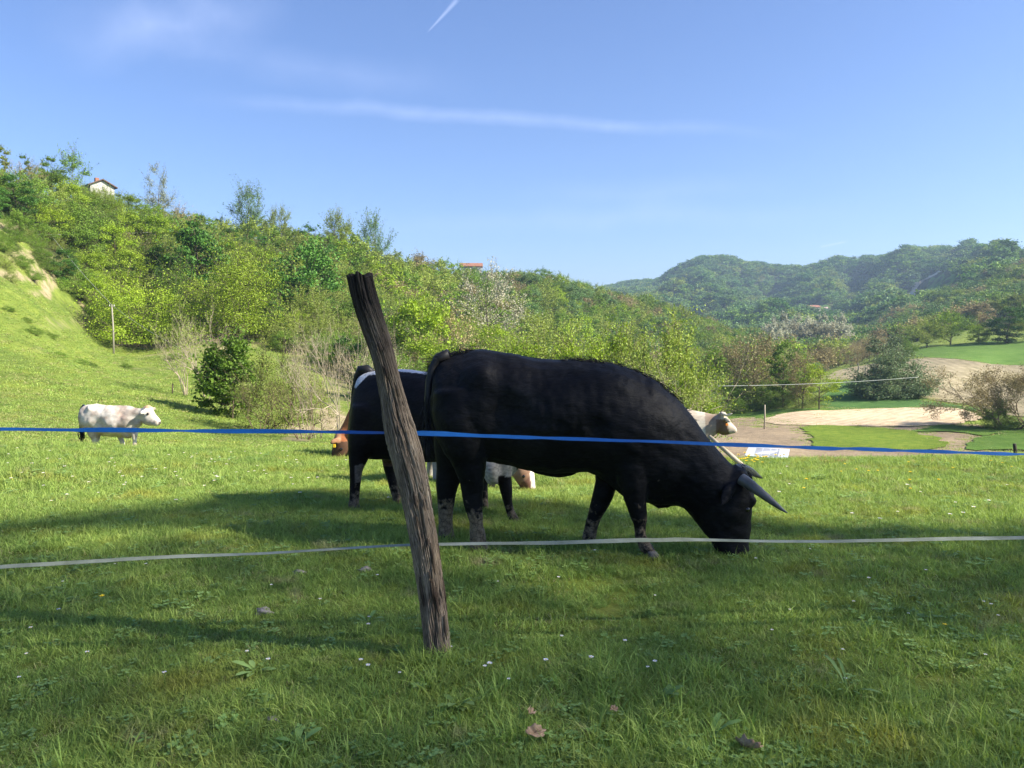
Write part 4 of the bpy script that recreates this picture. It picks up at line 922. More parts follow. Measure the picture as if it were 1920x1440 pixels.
ring_loft(bm, [(905, 850, 905, 890, 6.56, .06), (915, 856, 915, 909, 6.54, .10), (930, 858, 930, 909, 6.54, .11), (948, 864, 945, 900, 6.62, .07), (962, 880, 960, 889, 6.64, .03)])
ring_loft(bm, [(712, 830, 738, 830, 7.25, .06), (712, 848, 742, 848, 7.25, .075), (718, 862, 740, 862, 7.25, .06), (724, 870, 734, 870, 7.25, .03)])
ear_piece(bm, (1045, 748), (1030, 772), 9, .015, 6.45, 6.4)
me = fuse('body', bm, .015, 7)
displace(me, lambda a: .012 * fbm(a[:, 0] * 5, a[:, 2] * 5, 14, 3))
def c2col(a, px, py):
    c = mixc_((.004, .0035, .004), (.012, .009, .009), .5 + m3(a[:, 0], a[:, 2], a[:, 1], 4, 12))
    Yc = np.interp(px, [660, 1035], [7.3, 6.64]); w = fbm(px * .05, a[:, 1] * 6, 3, 3) * .08
    top = np.interp(px, [668, 690, 745, 880, 955, 1035], [722, 698, 692, 702, 710, 742])
    st = (np.abs(a[:, 1] - Yc) < .24 + w) & (py < top + 5 + 24 * w)
    c[st] = (.52, .52, .54)
    br = (py > 848 + 40 * w) & (py < 912) & (px > 900) & (px < 968) & (a[:, 1] < 6.78) & (a[:, 2] > .2) & ~((px > 934) & (py > 893)); c[br] = (.46, .42, .36)
    leg = (py > 872 + 60 * w) & (py < 905) & (px > 665) & (px < 690); c[leg] = (.12, .10, .09)
    th = (np.abs(px - 727) < 16) & (np.abs(py - 850) < 24) & (a[:, 1] > 7.1); c[th] = (.11, .065, .045)
    return c
finish_animal(cow2, me, M_BLACK, c2col, lambda a, px, py: .68 - sstep(0, .5, a[:, 2] + .12) * .62)
for q in [(668, 966, 7.05, .085), (748, 975, 7.38, .085), (916, 996, 6.87, .085), (974, 998, 6.52, .095)]: hoof(cow2, *q)
A = Acc(); A.tube(np.array([P(*q)[:] for q in [(700, 700, 7.3), (688, 693, 7.32), (677, 694, 7.34), (670, 706, 7.35), (664, 730, 7.36), (660, 770, 7.36), (658, 830, 7.36)]]), [.03, .05, .05, .035, .025, .02, .015], 10); link('tail', A.mesh('tail', True), M_HAIR, cow2)
horn(cow2, [(1040, 742, 6.5, 6), (1050, 730, 6.4, 5), (1062, 722, 6.35, 1)], M_HORN); eye(cow2, 1058, 785, 6.475, .018)

# ---- tan cow grazing behind them
cow3 = thing('cow', 'tan cow with white blaze and muzzle, grazing behind the bull\'s hind legs', 'cow', (P(890, 900, 9).x, 9.0, gz(P(890, 900, 9).x, 9.0)))
bm = bmesh.new()
ring_loft(bm, [(790, 745, 788, 800, 9.5, .12), (800, 725, 796, 850, 9.45, .24), (830, 712, 830, 872, 9.35, .32), (865, 712, 865, 874, 9.2, .35), (900, 712, 900, 870, 9.05, .33), (930, 722, 925, 872, 8.9, .26), (955, 745, 935, 868, 8.82, .2), (972, 785, 938, 872, 8.75, .15), (985, 825, 948, 882, 8.72, .12), (994, 862, 962, 895, 8.7, .10)])
ring_loft(bm, [(996, 868, 962, 880, 8.68, .10), (1001, 882, 962, 893, 8.67, .11), (1003, 897, 970, 906, 8.66, .10), (1004, 911, 977, 916, 8.66, .08), (1006, 922, 983, 925, 8.65, .075), (1005, 931, 988, 933, 8.65, .065), (1000, 936, 991, 937, 8.65, .04)])
ring_loft(bm, [(800, 800, 850, 800, 9.2, .12), (806, 845, 836, 850, 9.2, .09), (810, 870, 826, 870, 9.2, .055), (811, 895, 823, 895, 9.2, .042), (810, 922, 824, 922, 9.2, .045)])
ring_loft(bm, [(795, 800, 845, 800, 9.7, .12), (800, 845, 830, 850, 9.7, .09), (800, 880, 815, 880, 9.7, .05), (800, 912, 813, 912, 9.7, .045)])
ring_loft(bm, [(900, 810, 945, 815, 8.8, .11), (905, 855, 938, 860, 8.8, .09), (915, 885, 931, 885, 8.8, .055), (917, 905, 929, 905, 8.8, .045), (917, 928, 931, 928, 8.8, .05)])
ring_loft(bm, [(885, 810, 930, 815, 9.2, .11), (888, 855, 918, 860, 9.2, .09), (893, 885, 907, 885, 9.2, .05), (893, 916, 907, 916, 9.2, .045)])
ear_piece(bm, (972, 868), (956, 878), 7, .02, 8.52, 8.45)
me = fuse('body', bm, .017, 6)
def c3col(a, px, py):
    c = mixc_((.24, .14, .09), (.38, .25, .17), .5 + m3(a[:, 0], a[:, 2], a[:, 1], 4, 33))
    head = (px > 960) & (py > 868)
    c = np.where((head & (py > 900 - (px - 985) * .9) & (py < 922))[:, None], np.array([.16, .085, .06]), c)
    c = np.where((head & (px > 993 + (py - 880) * .08) & (py < 916))[:, None], np.array([.55, .48, .42]), c)
    c = np.where((head & (py > 920 - (px - 995) * .1))[:, None], np.array([.62, .60, .60]), c)
    c = np.where(((px < 840) & (py > 860))[:, None], np.array([.38, .35, .32]), c)
    return c
finish_animal(cow3, me, M_PALE, c3col); eye(cow3, 982, 893, 8.575, .022)
bm = bmesh.new(); bmesh.ops.create_uvsphere(bm, u_segments=12, v_segments=8, radius=1, matrix=Matrix.Translation(P(997, 934, 8.59)) @ Matrix.Diagonal((.03, .022, .018, 1))); link('nose', bm_mesh('nose', bm, True), M_EYE, cow3)
for q in [(817, 926, 9.2, .085), (807, 914, 9.7, .085), (924, 931, 8.8, .085), (900, 918, 9.2, .085)]: hoof(cow3, *q)
A = Acc(); A.tube(np.array([P(*q)[:] for q in [(792, 728, 9.5), (786, 745, 9.52), (785, 800, 9.52), (788, 870, 9.5)]]), [.035, .03, .02, .018], 8); link('tail', A.mesh('tail', True), M_TWIG, cow3)
rs = [P(789, y, 9.5)[:] for y in range(862, 892, 4)]; hair_strip(cow3, 'tail_brush', rs, [(0, 0, -1)] * len(rs), .12, .004, M_TWIG, 20, 8, .1, .02)

# ---- reddish brown cow grazing at the left, mostly hidden
cow4 = thing('cow', 'reddish brown cow with a yellow ear tag grazing, mostly hidden by the dark cow', 'cow', (P(720, 860, 13).x, 13.2, gz(P(720, 860, 13).x, 13.2)))
bm = bmesh.new()
ring_loft(bm, [(800, 752, 800, 800, 13.4, .15), (790, 740, 792, 838, 13.4, .27), (760, 736, 760, 842, 13.35, .34), (720, 738, 720, 844, 13.3, .36), (690, 740, 690, 842, 13.2, .32), (670, 748, 672, 842, 13.15, .26), (655, 768, 666, 838, 13.1, .2), (645, 790, 662, 836, 13.05, .15), (636, 806, 655, 836, 13.0, .12), (630, 815, 650, 838, 13, .11)])
ring_loft(bm, [(630, 812, 656, 818, 12.98, .10), (625, 824, 659, 830, 12.96, .125), (623, 838, 655, 845, 12.95, .12), (622, 850, 648, 855, 12.94, .10), (623, 860, 643, 863, 12.93, .085), (627, 866, 640, 867, 12.93, .05)])
for x, Y, w in ((672, 12.95, 8), (680, 13.4, 8), (782, 13.2, 8), (776, 13.6, 8)): ring_loft(bm, [(x - 16, 800, x + 18, 800, Y, .12), (x - 11, 832, x + 11, 835, Y, .09), (x - 6, 850, x + 6, 850, Y, .05), (x - 5, 862, x + 5, 862, Y, .045), (x - 6, 876 - (Y - 13) * 6, x + 6, 876 - (Y - 13) * 6, Y, .05)])
ear_piece(bm, (636, 822), (618, 832), 6, .02, 12.84, 12.8)
me = fuse('body', bm, .022, 5)
def c4col(a, px, py):
    c = mixc_((.22, .075, .03), (.36, .14, .06), .5 + m3(a[:, 0], a[:, 2], a[:, 1], 3, 43))
    c = np.where(((px < 662) & (py > 828))[:, None], np.array([.10, .055, .035]), c); c = np.where(((py < 830) & (px < 640))[:, None], np.array([.42, .22, .12]), c)
    c = np.where(((px > 660) & (py > 838))[:, None], np.array([.5, .42, .32]), c); return c
finish_animal(cow4, me, M_PALE, c4col); eye(cow4, 640, 842, 12.835, .025)
bm = bmesh.new(); box(bm, P(627, 836, 12.8), (.05, .012, .06), bevel=.005); link('ear_tag', bm_mesh('ear_tag', bm), M_TAG, cow4)
for q in [(672, 877, 12.95, .08), (680, 874, 13.4, .08), (782, 876, 13.2, .08), (776, 873, 13.6, .08)]: hoof(cow4, *q, -1)

# ---- white cow standing alone on the left meadow
cow5 = thing('cow', 'white cow standing alone on the sunny meadow at the left, facing right', 'cow', (P(215, 840, 21).x, 21.0, gz(P(215, 840, 21).x, 21.0)))
bm = bmesh.new()
ring_loft(bm, [(153, 772, 153, 790, 21.1, .12), (156, 764, 155, 800, 21.1, .24), (166, 758, 163, 808, 21.1, .31), (180, 757, 180, 811, 21.05, .34), (200, 759, 200, 817, 21, .37), (218, 760, 218, 818, 20.95, .37), (234, 760, 233, 819, 20.9, .33), (245, 762, 244, 820, 20.85, .28), (254, 765, 251, 812, 20.8, .22), (262, 766, 257, 804, 20.75, .17), (270, 765, 264, 798, 20.7, .14)])
ring_loft(bm, [(270, 761, 265, 786, 20.72, .12), (277, 758, 270, 794, 20.68, .165), (284, 762, 274, 797, 20.65, .16), (289, 772, 282, 798, 20.62, .125), (294, 780, 287, 798, 20.6, .10), (299, 787, 290, 799, 20.58, .10), (301, 793, 295, 799, 20.57, .07)])
for rr in ([(158, 790, 185, 795, 20.9, .14), (165, 812, 184, 812, 20.9, .11), (171, 825, 184, 824, 20.9, .07), (174, 838, 183, 838, 20.9, .055), (173, 852, 183, 852, 20.9, .06)],
           [(160, 790, 188, 795, 21.35, .13), (172, 812, 190, 812, 21.35, .10), (178, 825, 187, 824, 21.35, .06), (176, 850, 184, 850, 21.35, .055)],
           [(236, 795, 256, 795, 20.72, .13), (244, 812, 259, 812, 20.7, .09), (249, 825, 257, 825, 20.7, .06), (248, 838, 257, 838, 20.7, .055), (247, 851, 258, 851, 20.7, .06)],
           [(216, 795, 240, 795, 21.1, .12), (217, 810, 232, 810, 21.08, .09), (222, 822, 231, 822, 21.05, .06), (226, 834, 235, 832, 21.0, .055), (222, 848, 231, 848, 21.0, .06)],
           [(231, 808, 231, 818, 20.85, .12), (240, 806, 240, 822, 20.8, .15), (247, 806, 248, 820, 20.8, .1)]): ring_loft(bm, rr)
ear_piece(bm, (270, 768), (262, 778), 4.5, .03, 20.5, 20.42); ear_piece(bm, (284, 764), (294, 768), 4, .03, 20.78, 20.9)
me = fuse('body', bm, .03, 5)
def bulge5(a):
    px, py = project_arr(a); g = lambda x, y, r, s: s * np.exp(-(((px - x) / r) ** 2 + ((py - y) / r) ** 2))
    return .03 * fbm(a[:, 0] * 5, a[:, 2] * 5, 54, 3) + g(168, 766, 5, .06) + g(165, 795, 12, .05) - g(185, 795, 9, .06) + g(240, 790, 12, .05) - g(228, 775, 6, .03) - g(256, 788, 8, .05) + g(205, 800, 16, .05)
displace(me, bulge5)
def c5col(a, px, py):
    c = mixc_((.37, .30, .25), (.60, .55, .49), .62 + 1.3 * fbm(px * .09, py * .12, 51, 4))
    c = c * (1 - .35 * np.clip(blob(247, 780, 12, 24, px, py), 0, 1)[:, None]); c = c * (1 - .25 * blob(228, 785, 10, 18, px, py)[:, None] * np.array([.4, 1, 1.2]))  # neck shade and dark skin wrinkles painted into the coat colour
    c = np.where(((px > 297) & (py > 790))[:, None], np.array([.10, .08, .08]), c)
    c = np.where(((px > 268) & (px < 284) & (py < 765))[:, None], np.array([.50, .34, .20]), c)
    return c
finish_animal(cow5, me, M_PALE, c5col); eye(cow5, 277, 776, 20.50, .032)
A = Acc(); A.tube(np.array([P(*q)[:] for q in [(158, 760, 21.1), (152, 768, 21.1), (150.5, 785, 21.1), (151, 812, 21.1)]]), [.05, .045, .035, .03], 8); link('tail', A.mesh('tail', True), M_EYE, cow5)
rs = [P(153, y, 21.1)[:] for y in range(806, 822, 3)]; hair_strip(cow5, 'tail_brush', rs, [(.1, 0, -1)] * len(rs), .16, .012, M_HAIR, 20, 9, .1, .03)
for q in [(178, 855, 20.9, .1), (181, 852, 21.35, .1), (252, 854, 20.7, .1), (227, 850, 21, .1)]: hoof(cow5, *q)

# ---- white cow on the right edge of the pasture, body hidden by the bull
cow6 = thing('cow', 'whitish horned cow with a brown jaw looking right, its body hidden behind the bull\'s neck', 'cow', (P(1240, 850, 16).x, 16.0, gz(P(1240, 850, 16).x, 16.0)))
bm = bmesh.new()
ring_loft(bm, [(1170, 775, 1170, 810, 16.3, .15), (1180, 768, 1180, 858, 16.28, .28), (1215, 762, 1215, 865, 16.2, .36), (1255, 762, 1255, 867, 16.1, .37), (1285, 766, 1285, 866, 16.02, .33), (1305, 770, 1303, 860, 15.96, .29), (1322, 773, 1315, 845, 15.9, .24), (1336, 776, 1325, 832, 15.85, .19), (1346, 777, 1338, 818, 15.8, .15), (1354, 777, 1346, 812, 15.78, .12)])
ring_loft(bm, [(1350, 774, 1346, 800, 15.76, .11), (1358, 776, 1350, 814, 15.74, .15), (1366, 785, 1358, 816, 15.72, .145), (1373, 794, 1366, 815, 15.7, .11), (1379, 800, 1373, 813, 15.68, .09), (1382, 806, 1378, 812, 15.68, .06)])
ring_loft(bm, [(1349, 777, 1356, 782, 15.7, .08), (1350, 773, 1362, 777, 15.7, .10), (1354, 772, 1361, 774, 15.7, .06)])
for x, Y in ((1192, 16.1), (1198, 16.55), (1296, 15.8), (1290, 16.3)): ring_loft(bm, [(x - 16, 830, x + 16, 830, Y, .12), (x - 9, 860, x + 9, 862, Y, .08), (x - 6, 880, x + 6, 880, Y, .055), (x - 6, 898, x + 6, 898, Y, .055)])
ear_piece(bm, (1356, 784), (1371, 792), 5, .025, 15.58, 15.5)
me = fuse('body', bm, .024, 5)
def c6col(a, px, py):
    c = mixc_((.36, .29, .23), (.56, .50, .41), .6 + 1.0 * fbm(px * .06, py * .06, 61, 4))
    c = np.where(((px > 1322) & (px < 1352))[:, None], c * np.array([.62, .55, .52]), c)
    c = np.where(((px > 1343) & (px < 1364 + (py - 800) * .3) & (py > 786))[:, None], np.array([.16, .10, .07]), c)  # shade around the jaw, painted into the coat as dark brown
    return c
finish_animal(cow6, me, M_PALE, c6col); eye(cow6, 1362, 792, 15.6, .026)
horn(cow6, [(1358, 777, 15.6, 2.6), (1364, 779, 15.55, 2.4), (1369, 777, 15.5, 1.8), (1373, 775, 15.48, .6)], M_HORNP); horn(cow6, [(1353, 775, 15.85, 2.6), (1350, 777, 15.98, 2.2), (1349, 773, 16.05, .6)], M_HORNP)
bm = bmesh.new(); box(bm, P(1363, 796, 15.5), (.05, .012, .05), bevel=.005); link('ear_tag', bm_mesh('ear_tag', bm), M_TAGO, cow6)
for x, Y in ((1192, 16.1), (1198, 16.55), (1296, 15.8), (1290, 16.3)): hoof(cow6, x, 901, Y, .085)

# ------------------------------------------------------------------ the leaning fence post and its tapes
POSTD = 3.6
prof = [(513, 652, 697), (523, 651, 698), (545, 657, 703), (570, 664, 709), (600, 673, 718), (633, 687, 731), (680, 700, 742), (722, 711, 753), (770, 717, 768), (811, 723, 781), (850, 733, 790), (889, 742, 801), (940, 756, 808), (1000, 766, 818), (1060, 776, 827), (1111, 785, 834), (1165, 792, 840), (1222, 797, 845), (1262, 799, 848), (1300, 801, 850)]
pr = np.array(prof, float); ny, na = 620, 190
ys = np.linspace(515, 1290, ny); sm_ = np.ones(61) / 61; xl = np.convolve(np.pad(np.interp(ys, pr[:, 0], pr[:, 1]), 30, 'reflect', reflect_type='odd'), sm_, 'valid'); xr = np.convolve(np.pad(np.interp(ys, pr[:, 0], pr[:, 2]), 30, 'reflect', reflect_type='odd'), sm_, 'valid')
V = []
ang = np.arange(na) / na * 2 * math.pi
for k in range(ny):
    a, b_ = P(xl[k], ys[k], POSTD), P(xr[k], ys[k], POSTD); c = (a + b_) / 2; r = (b_ - a).length / 2
    s = c.z; tw = .35 * s
    A_ = ang + tw
    ridg = np.abs(fbm(A_ * 4.2, np.full(na, s * 3.2), 71, 4)) * 1.0 + .5 * np.abs(fbm(np.cos(A_) * 9, np.sin(A_) * 9 + s * 5, 72, 4))
    ridg2 = fbm(np.cos(A_) * 3 + 5, np.sin(A_) * 3 + s * 2.0, 73, 3)
    fine = fbm(np.cos(A_) * 26, np.sin(A_) * 26 + s * 14, 74, 3)
    top_ = max(0, 1 - (s - .0) / 1.0)
    amp = .10 + .05 * math.sin(s * 7)
    g1 = fbm(A_ * 2.9 + .6 * fbm(A_ * 2, np.full(na, s * 2.5), 75, 2), np.full(na, s * 1.9), 76, 3); g2 = fbm(A_ * 6.4, np.full(na, s * 5.5), 78, 3)
    wrapf = np.minimum(1, np.minimum(ang, 6.283 - ang) / .35)       # the noise has no seam at the far side
    grooves = (.17 * np.exp(-(g1 / .055) ** 2) + .09 * np.exp(-(g2 / .07) ** 2)) * wrapf
    plate = .07 * np.floor((fbm(np.cos(A_) * 2.5, np.sin(A_) * 2.5 + s * 4.5, 79, 3) + .6) * 4) / 4
    rr = r * (1.0 - amp * ridg + .14 * ridg2 + .06 * fine + .02 - grooves + plate)
    if ys[k] < 640:                                                # the old saw split running down from the top
        w = (640 - ys[k]) / 125; rr = rr * (1 - .55 * w ** .5 * np.exp(-((((ang - 4.28) + math.pi) % 6.283 - math.pi) / .13) ** 2) - .25 * w * np.exp(-((((ang - 5.2) + math.pi) % 6.283 - math.pi) / .08) ** 2))
    zz = 0
    ca, sa = np.cos(ang), np.sin(ang)
    V.append(np.stack([c.x + rr * ca, c.y + rr * sa * .95, np.full(na, c.z) + (ys[k] < 522) * (.010 * np.sin(ang * 3) + .012 * fbm(ca * 3, sa * 3, 9, 2))], -1))
V = np.concatenate(V); i = np.arange(ny - 1)[:, None] * na; j = np.arange(na)[None]; k2 = (j + 1) % na
Q = np.stack([i + j, i + na + j, i + na + k2, i + k2], -1).reshape(-1, 4)
cc = V[:na].mean(0); V = np.concatenate([V, [cc - [0, 0, .012]], [V[:na].mean(0) * .5 + V[:na].mean(0) * .5]])
inner = V[:na] * .6 + cc * .4; inner[:, 2] += .012 * fbm(inner[:, 0] * 90, inner[:, 1] * 90, 3, 2) - .004; n0 = len(V); V = np.concatenate([V, inner])
jj = np.arange(na); kk = (jj + 1) % na
Q2 = np.stack([jj, kk, n0 + kk, n0 + jj], -1)
T = np.stack([n0 + jj, n0 + kk, np.full(na, n0 - 2)], -1)
me = np_mesh('fence_post', V, [Q, Q2, T], True)
m, ns, ls = new_mat('weathered_bark')
c, _ = noise_col(ns, ls, 16, [(.28, (.10, .08, .062)), (.5, (.26, .215, .165)), (.68, (.44, .38, .30))], stretch=(1, 1, .12), detail=10, rough=.75)
c2, _ = noise_col(ns, ls, 4.5, [(.35, (.55, .5, .5)), (.6, (1.1, 1.05, 1)), (.75, (1.3, 1.3, 1.05))], detail=6)
mm = N(ns, 'MixRGB', blend_type='MULTIPLY', Fac=1.0); ls.new(c, mm.inputs[1]); ls.new(c2, mm.inputs[2])
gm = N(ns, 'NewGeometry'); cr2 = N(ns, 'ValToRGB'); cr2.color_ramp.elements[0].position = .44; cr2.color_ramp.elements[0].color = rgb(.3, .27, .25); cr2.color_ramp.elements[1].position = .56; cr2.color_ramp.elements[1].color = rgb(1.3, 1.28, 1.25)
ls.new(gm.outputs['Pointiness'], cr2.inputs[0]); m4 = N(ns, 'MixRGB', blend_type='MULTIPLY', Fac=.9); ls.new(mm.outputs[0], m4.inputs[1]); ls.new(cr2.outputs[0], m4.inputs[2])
# darker towards the upper end
tc2 = N(ns, 'TexCoord'); sx = N(ns, 'SeparateXYZ'); ls.new(tc2.outputs['Object'], sx.inputs[0]); mr = N(ns, 'MapRange'); mr.inputs['From Min'].default_value = 1.05; mr.inputs['From Max'].default_value = 1.75; ls.new(sx.outputs['Z'], mr.inputs['Value'])
m5 = N(ns, 'MixRGB'); m5.inputs[2].default_value = rgb(.012, .011, .012); mfac = N(ns, 'Math', operation='MULTIPLY'); mfac.inputs[1].default_value = .86; ls.new(mr.outputs[0], mfac.inputs[0]); ls.new(mfac.outputs[0], m5.inputs[0]); ls.new(m4.outputs[0], m5.inputs[1])
b = N(ns, 'BsdfPrincipled', Roughness=.9); b.inputs['Specular IOR Level'].default_value = .15; ls.new(m5.outputs[0], b.inputs['Base Color'])
_, f = noise_col(ns, ls, 60, [(0, (0, 0, 0)), (1, (1, 1, 1))], stretch=(1, 1, .2), detail=8, rough=.8)
bp = N(ns, 'Bump', Strength=.9, Distance=.006); ls.new(f, bp.inputs['Height']); ls.new(bp.outputs[0], b.inputs['Normal'])
o = N(ns, 'OutputMaterial'); ls.new(b.outputs[0], o.inputs[0]); M_POST = m
base = P(824, 1262, POSTD); base.z = 0
post = thing('fence_post', 'leaning weathered wooden fence post with split dark top in the foreground', 'fence post', base)
link('trunk', me, M_POST, post)
# loose strips of bark
rng = np.random.default_rng(77); A = Acc()
for q in range(46):
    y = rng.uniform(640, 1230); s = rng.choice([-1, 1]) if q % 3 else rng.uniform(-.8, .8); x = np.interp(y, pr[:, 0], (pr[:, 1] + pr[:, 2]) / 2) + s * np.interp(y, pr[:, 0], (pr[:, 2] - pr[:, 1]) / 2) * (.92 if abs(s) == 1 else 1)
    ln = rng.uniform(14, 60); lean = np.interp(y + ln, pr[:, 0], (pr[:, 1] + pr[:, 2]) / 2) - np.interp(y, pr[:, 0], (pr[:, 1] + pr[:, 2]) / 2)
    dy = -POSTD * 0 - (.055 * math.sqrt(max(0, 1 - s * s)) + .004 + rng.uniform(0, .006)); W_ = rng.uniform(1.0, 3.2); n1 = A.n
    pts = []
    for t in np.linspace(0, 1, 6):
        w = W_ * (1 - abs(2 * t - .9) ** 2 * .8) + .4; off = s * 2.0 * (t ** 2) * (abs(s) == 1) * (1 if q % 2 else -.3)
        c = P(x + lean * t + off, y + ln * t, POSTD + dy - (.012 * t * t if abs(s) < 1 else 0)); h = w * POSTD / F
        pts += [c + Vector((-h, 0, 0)), c + Vector((0, -.004, 0)), c + Vector((h, .001, 0)), c + Vector((0, .003, 0))]
    q4 = [[k * 4 + a, k * 4 + (a + 1) % 4, k * 4 + 4 + (a + 1) % 4, k * 4 + 4 + a] for k in range(5) for a in range(4)]
    A = Acc(); A.add(np.array([p[:] for p in pts]), np.array(q4 + [[0, 3, 2, 1], [20, 21, 22, 23]]))
    link('bark_strip', A.mesh('bark_strip', True), M_POST, post)
# twine wound round the post where the tapes pass
M_BLUE = None
def tape_mat(name, c1, c2, edge):
    m, ns, ls = new_mat(name); t = N(ns, 'TexCoord'); mp = N(ns, 'Mapping'); ls.new(t.outputs['UV'], mp.inputs[0])
    w = N(ns, 'TexWave', Scale=5.0, wave_type='BANDS', bands_direction='Y'); ls.new(mp.outputs[0], w.inputs[0]); w2 = N(ns, 'TexWave', Scale=60.0, bands_direction='X'); ls.new(mp.outputs[0], w2.inputs[0])
    mx = N(ns, 'MixRGB'); mx.inputs[1].default_value = rgb(*c1); mx.inputs[2].default_value = rgb(*c2); ls.new(w.outputs['Fac'], mx.inputs[0])
    c, _ = noise_col(ns, ls, 6, [(.3, edge), (.7, (1.12, 1.12, 1.1))], detail=7); m2 = N(ns, 'MixRGB', blend_type='MULTIPLY', Fac=1.0); ls.new(mx.outputs[0], m2.inputs[1]); ls.new(c, m2.inputs[2])
    b = N(ns, 'BsdfPrincipled', Roughness=.5); b.inputs['Specular IOR Level'].default_value = .35; ls.new(m2.outputs[0], b.inputs['Base Color'])
    tr = N(ns, 'BsdfTranslucent'); ls.new(m2.outputs[0], tr.inputs[0]); ms = N(ns, 'MixShader', Fac=.3); ls.new(b.outputs[0], ms.inputs[1]); ls.new(tr.outputs[0], ms.inputs[2])
    bp = N(ns, 'Bump', Strength=.5, Distance=.001); ls.new(w2.outputs['Fac'], bp.inputs['Height']); ls.new(bp.outputs[0], b.inputs['Normal'])
    o = N(ns, 'OutputMaterial'); ls.new(ms.outputs[0], o.inputs[0]); return m
def ribbon(name, ctl, wmax, mat, depth, sub=9, wk=.74):
    """a woven fence tape; ctl: (px, py, seen width px). it twists about its length so that it shows that width"""
    c = np.array(ctl, float); t = np.arange(0, len(c) - 1 + 1e-9, 1 / 24); i = np.clip(t.astype(int), 0, len(c) - 2); f = (t - i)
    px = np.interp(t, np.arange(len(c)), c[:, 0]); g = lambda k: c[np.clip(k, 0, len(c) - 1), 1]; py = cr(g(i - 1), g(i), g(i + 1), g(i + 2), f)
    fs = f * f * (3 - 2 * f); w = (c[i, 2] * (1 - fs) + c[i + 1, 2] * fs) * wk
    V = []; sign = 1; last = 0
    for k in range(len(px)):
        Y = depth(px[k]); p = P(px[k], py[k], Y); full = wmax * F / Y; q = math.acos(min(.999, w[k] / full)) * (1 if math.sin(px[k] * .013) > -.2 else 1)
        n_ = Vector((0, math.sin(q), math.cos(q)))
        for s in np.linspace(-1, 1, sub): V.append((p + n_ * wmax / 2 * s + Vector((0, .0012 * math.cos(s * 3), 0)))[:])
    m_ = len(px); i = np.arange(m_ - 1)[:, None] * sub; j = np.arange(sub - 1)[None]
    Q = np.stack([i + j, i + j + 1, i + sub + j + 1, i + sub + j], -1).reshape(-1, 4)
    me = np_mesh(name, np.array(V), [Q], True); uv = me.uv_layers.new(name='UVMap'); li = np.empty(len(me.loops), 'i'); me.loops.foreach_get('vertex_index', li)
    L = np.concatenate([[0], np.cumsum(np.linalg.norm(np.diff(np.array(V)[::sub], axis=0), axis=1))])
    uv.data.foreach_set('uv', np.column_stack([L[li // sub], (li % sub) / (sub - 1)]).astype('f').ravel())
    me.materials.append(mat); o = bpy.data.objects.new(name, me); COL.objects.link(o)
    md = o.modifiers.new('thick', 'SOLIDIFY'); md.thickness = .0009; md.offset = 0; return o
M_TBLUE = tape_mat('blue_woven_tape', (.008, .10, .33), (.014, .16, .49), (.75, .75, .8)); M_TWHITE = tape_mat('white_woven_tape', (.30, .32, .22), (.52, .54, .45), (.55, .58, .48))
dep = lambda x: 3.64 + (x - 740) * .0002
tb = ribbon('electric_fence_tape', [(-140, 804, 5), (-60, 804, 7), (0, 804.5, 6), (60, 805, 5), (130, 806, 5), (165, 806, 9), (210, 806, 10), (250, 806.5, 9), (290, 807, 7), (340, 807.5, 2.4), (385, 808, 7), (430, 808.5, 9), (500, 808.5, 9), (560, 809, 7), (600, 809.5, 4), (640, 810, 6), (690, 811, 5), (725, 811.5, 3.5), (745, 812, 4), (772, 812, 8), (795, 812.5, 11), (830, 813.5, 11), (860, 815, 8), (900, 817, 6), (945, 818.5, 7), (985, 820, 7), (1020, 821, 4), (1060, 822.5, 6.5), (1110, 824, 6.5), (1160, 826, 5), (1200, 827, 4), (1245, 828.5, 5), (1290, 830.5, 6), (1335, 832.5, 6), (1380, 834, 8.5), (1430, 835.5, 7), (1465, 837, 3.5), (1482, 838, 2.8), (1520, 839.5, 7), (1555, 841, 8), (1585, 841, 3), (1620, 842, 7.5), (1660, 843.5, 7.5), (1688, 845, 2.5), (1730, 846, 6.5), (1770, 847, 7), (1808, 848.5, 2.2), (1850, 850, 6), (1885, 851, 6.5), (1912, 851.5, 1.6), (1960, 853, 4), (2080, 856, 6)], .034, M_TBLUE, dep)
tag(tb, 'bright blue twisted fence tape strung across at the upper height', 'fence tape')
tw = ribbon('electric_fence_tape', [(-140, 1074, 9), (0, 1063, 9), (100, 1057, 9), (180, 1052, 8), (260, 1047, 7), (340, 1043, 7), (400, 1041, 5), (460, 1039, 2.5), (520, 1036, 3), (600, 1031, 2.2), (700, 1025, 2.2), (760, 1022, 2.5), (800, 1021, 4), (850, 1020, 5), (900, 1019, 5), (960, 1018.5, 5), (1010, 1018, 8), (1040, 1017.5, 9), (1090, 1016, 8), (1150, 1014, 11), (1200, 1012.5, 10), (1240, 1012.5, 9), (1270, 1011.5, 10), (1310, 1012, 6), (1360, 1013, 4), (1430, 1014.5, 4), (1500, 1015, 4), (1560, 1015, 5), (1620, 1013.5, 6), (1700, 1012, 7), (1780, 1010, 8), (1860, 1009, 8), (1920, 1008, 7), (2080, 1006, 8)], .030, M_TWHITE, dep, wk=.5)
tag(tw, 'dirty white fence tape strung low across behind and beside the post', 'fence tape')
for o_ in (tb, tw): o_.location.y = .0
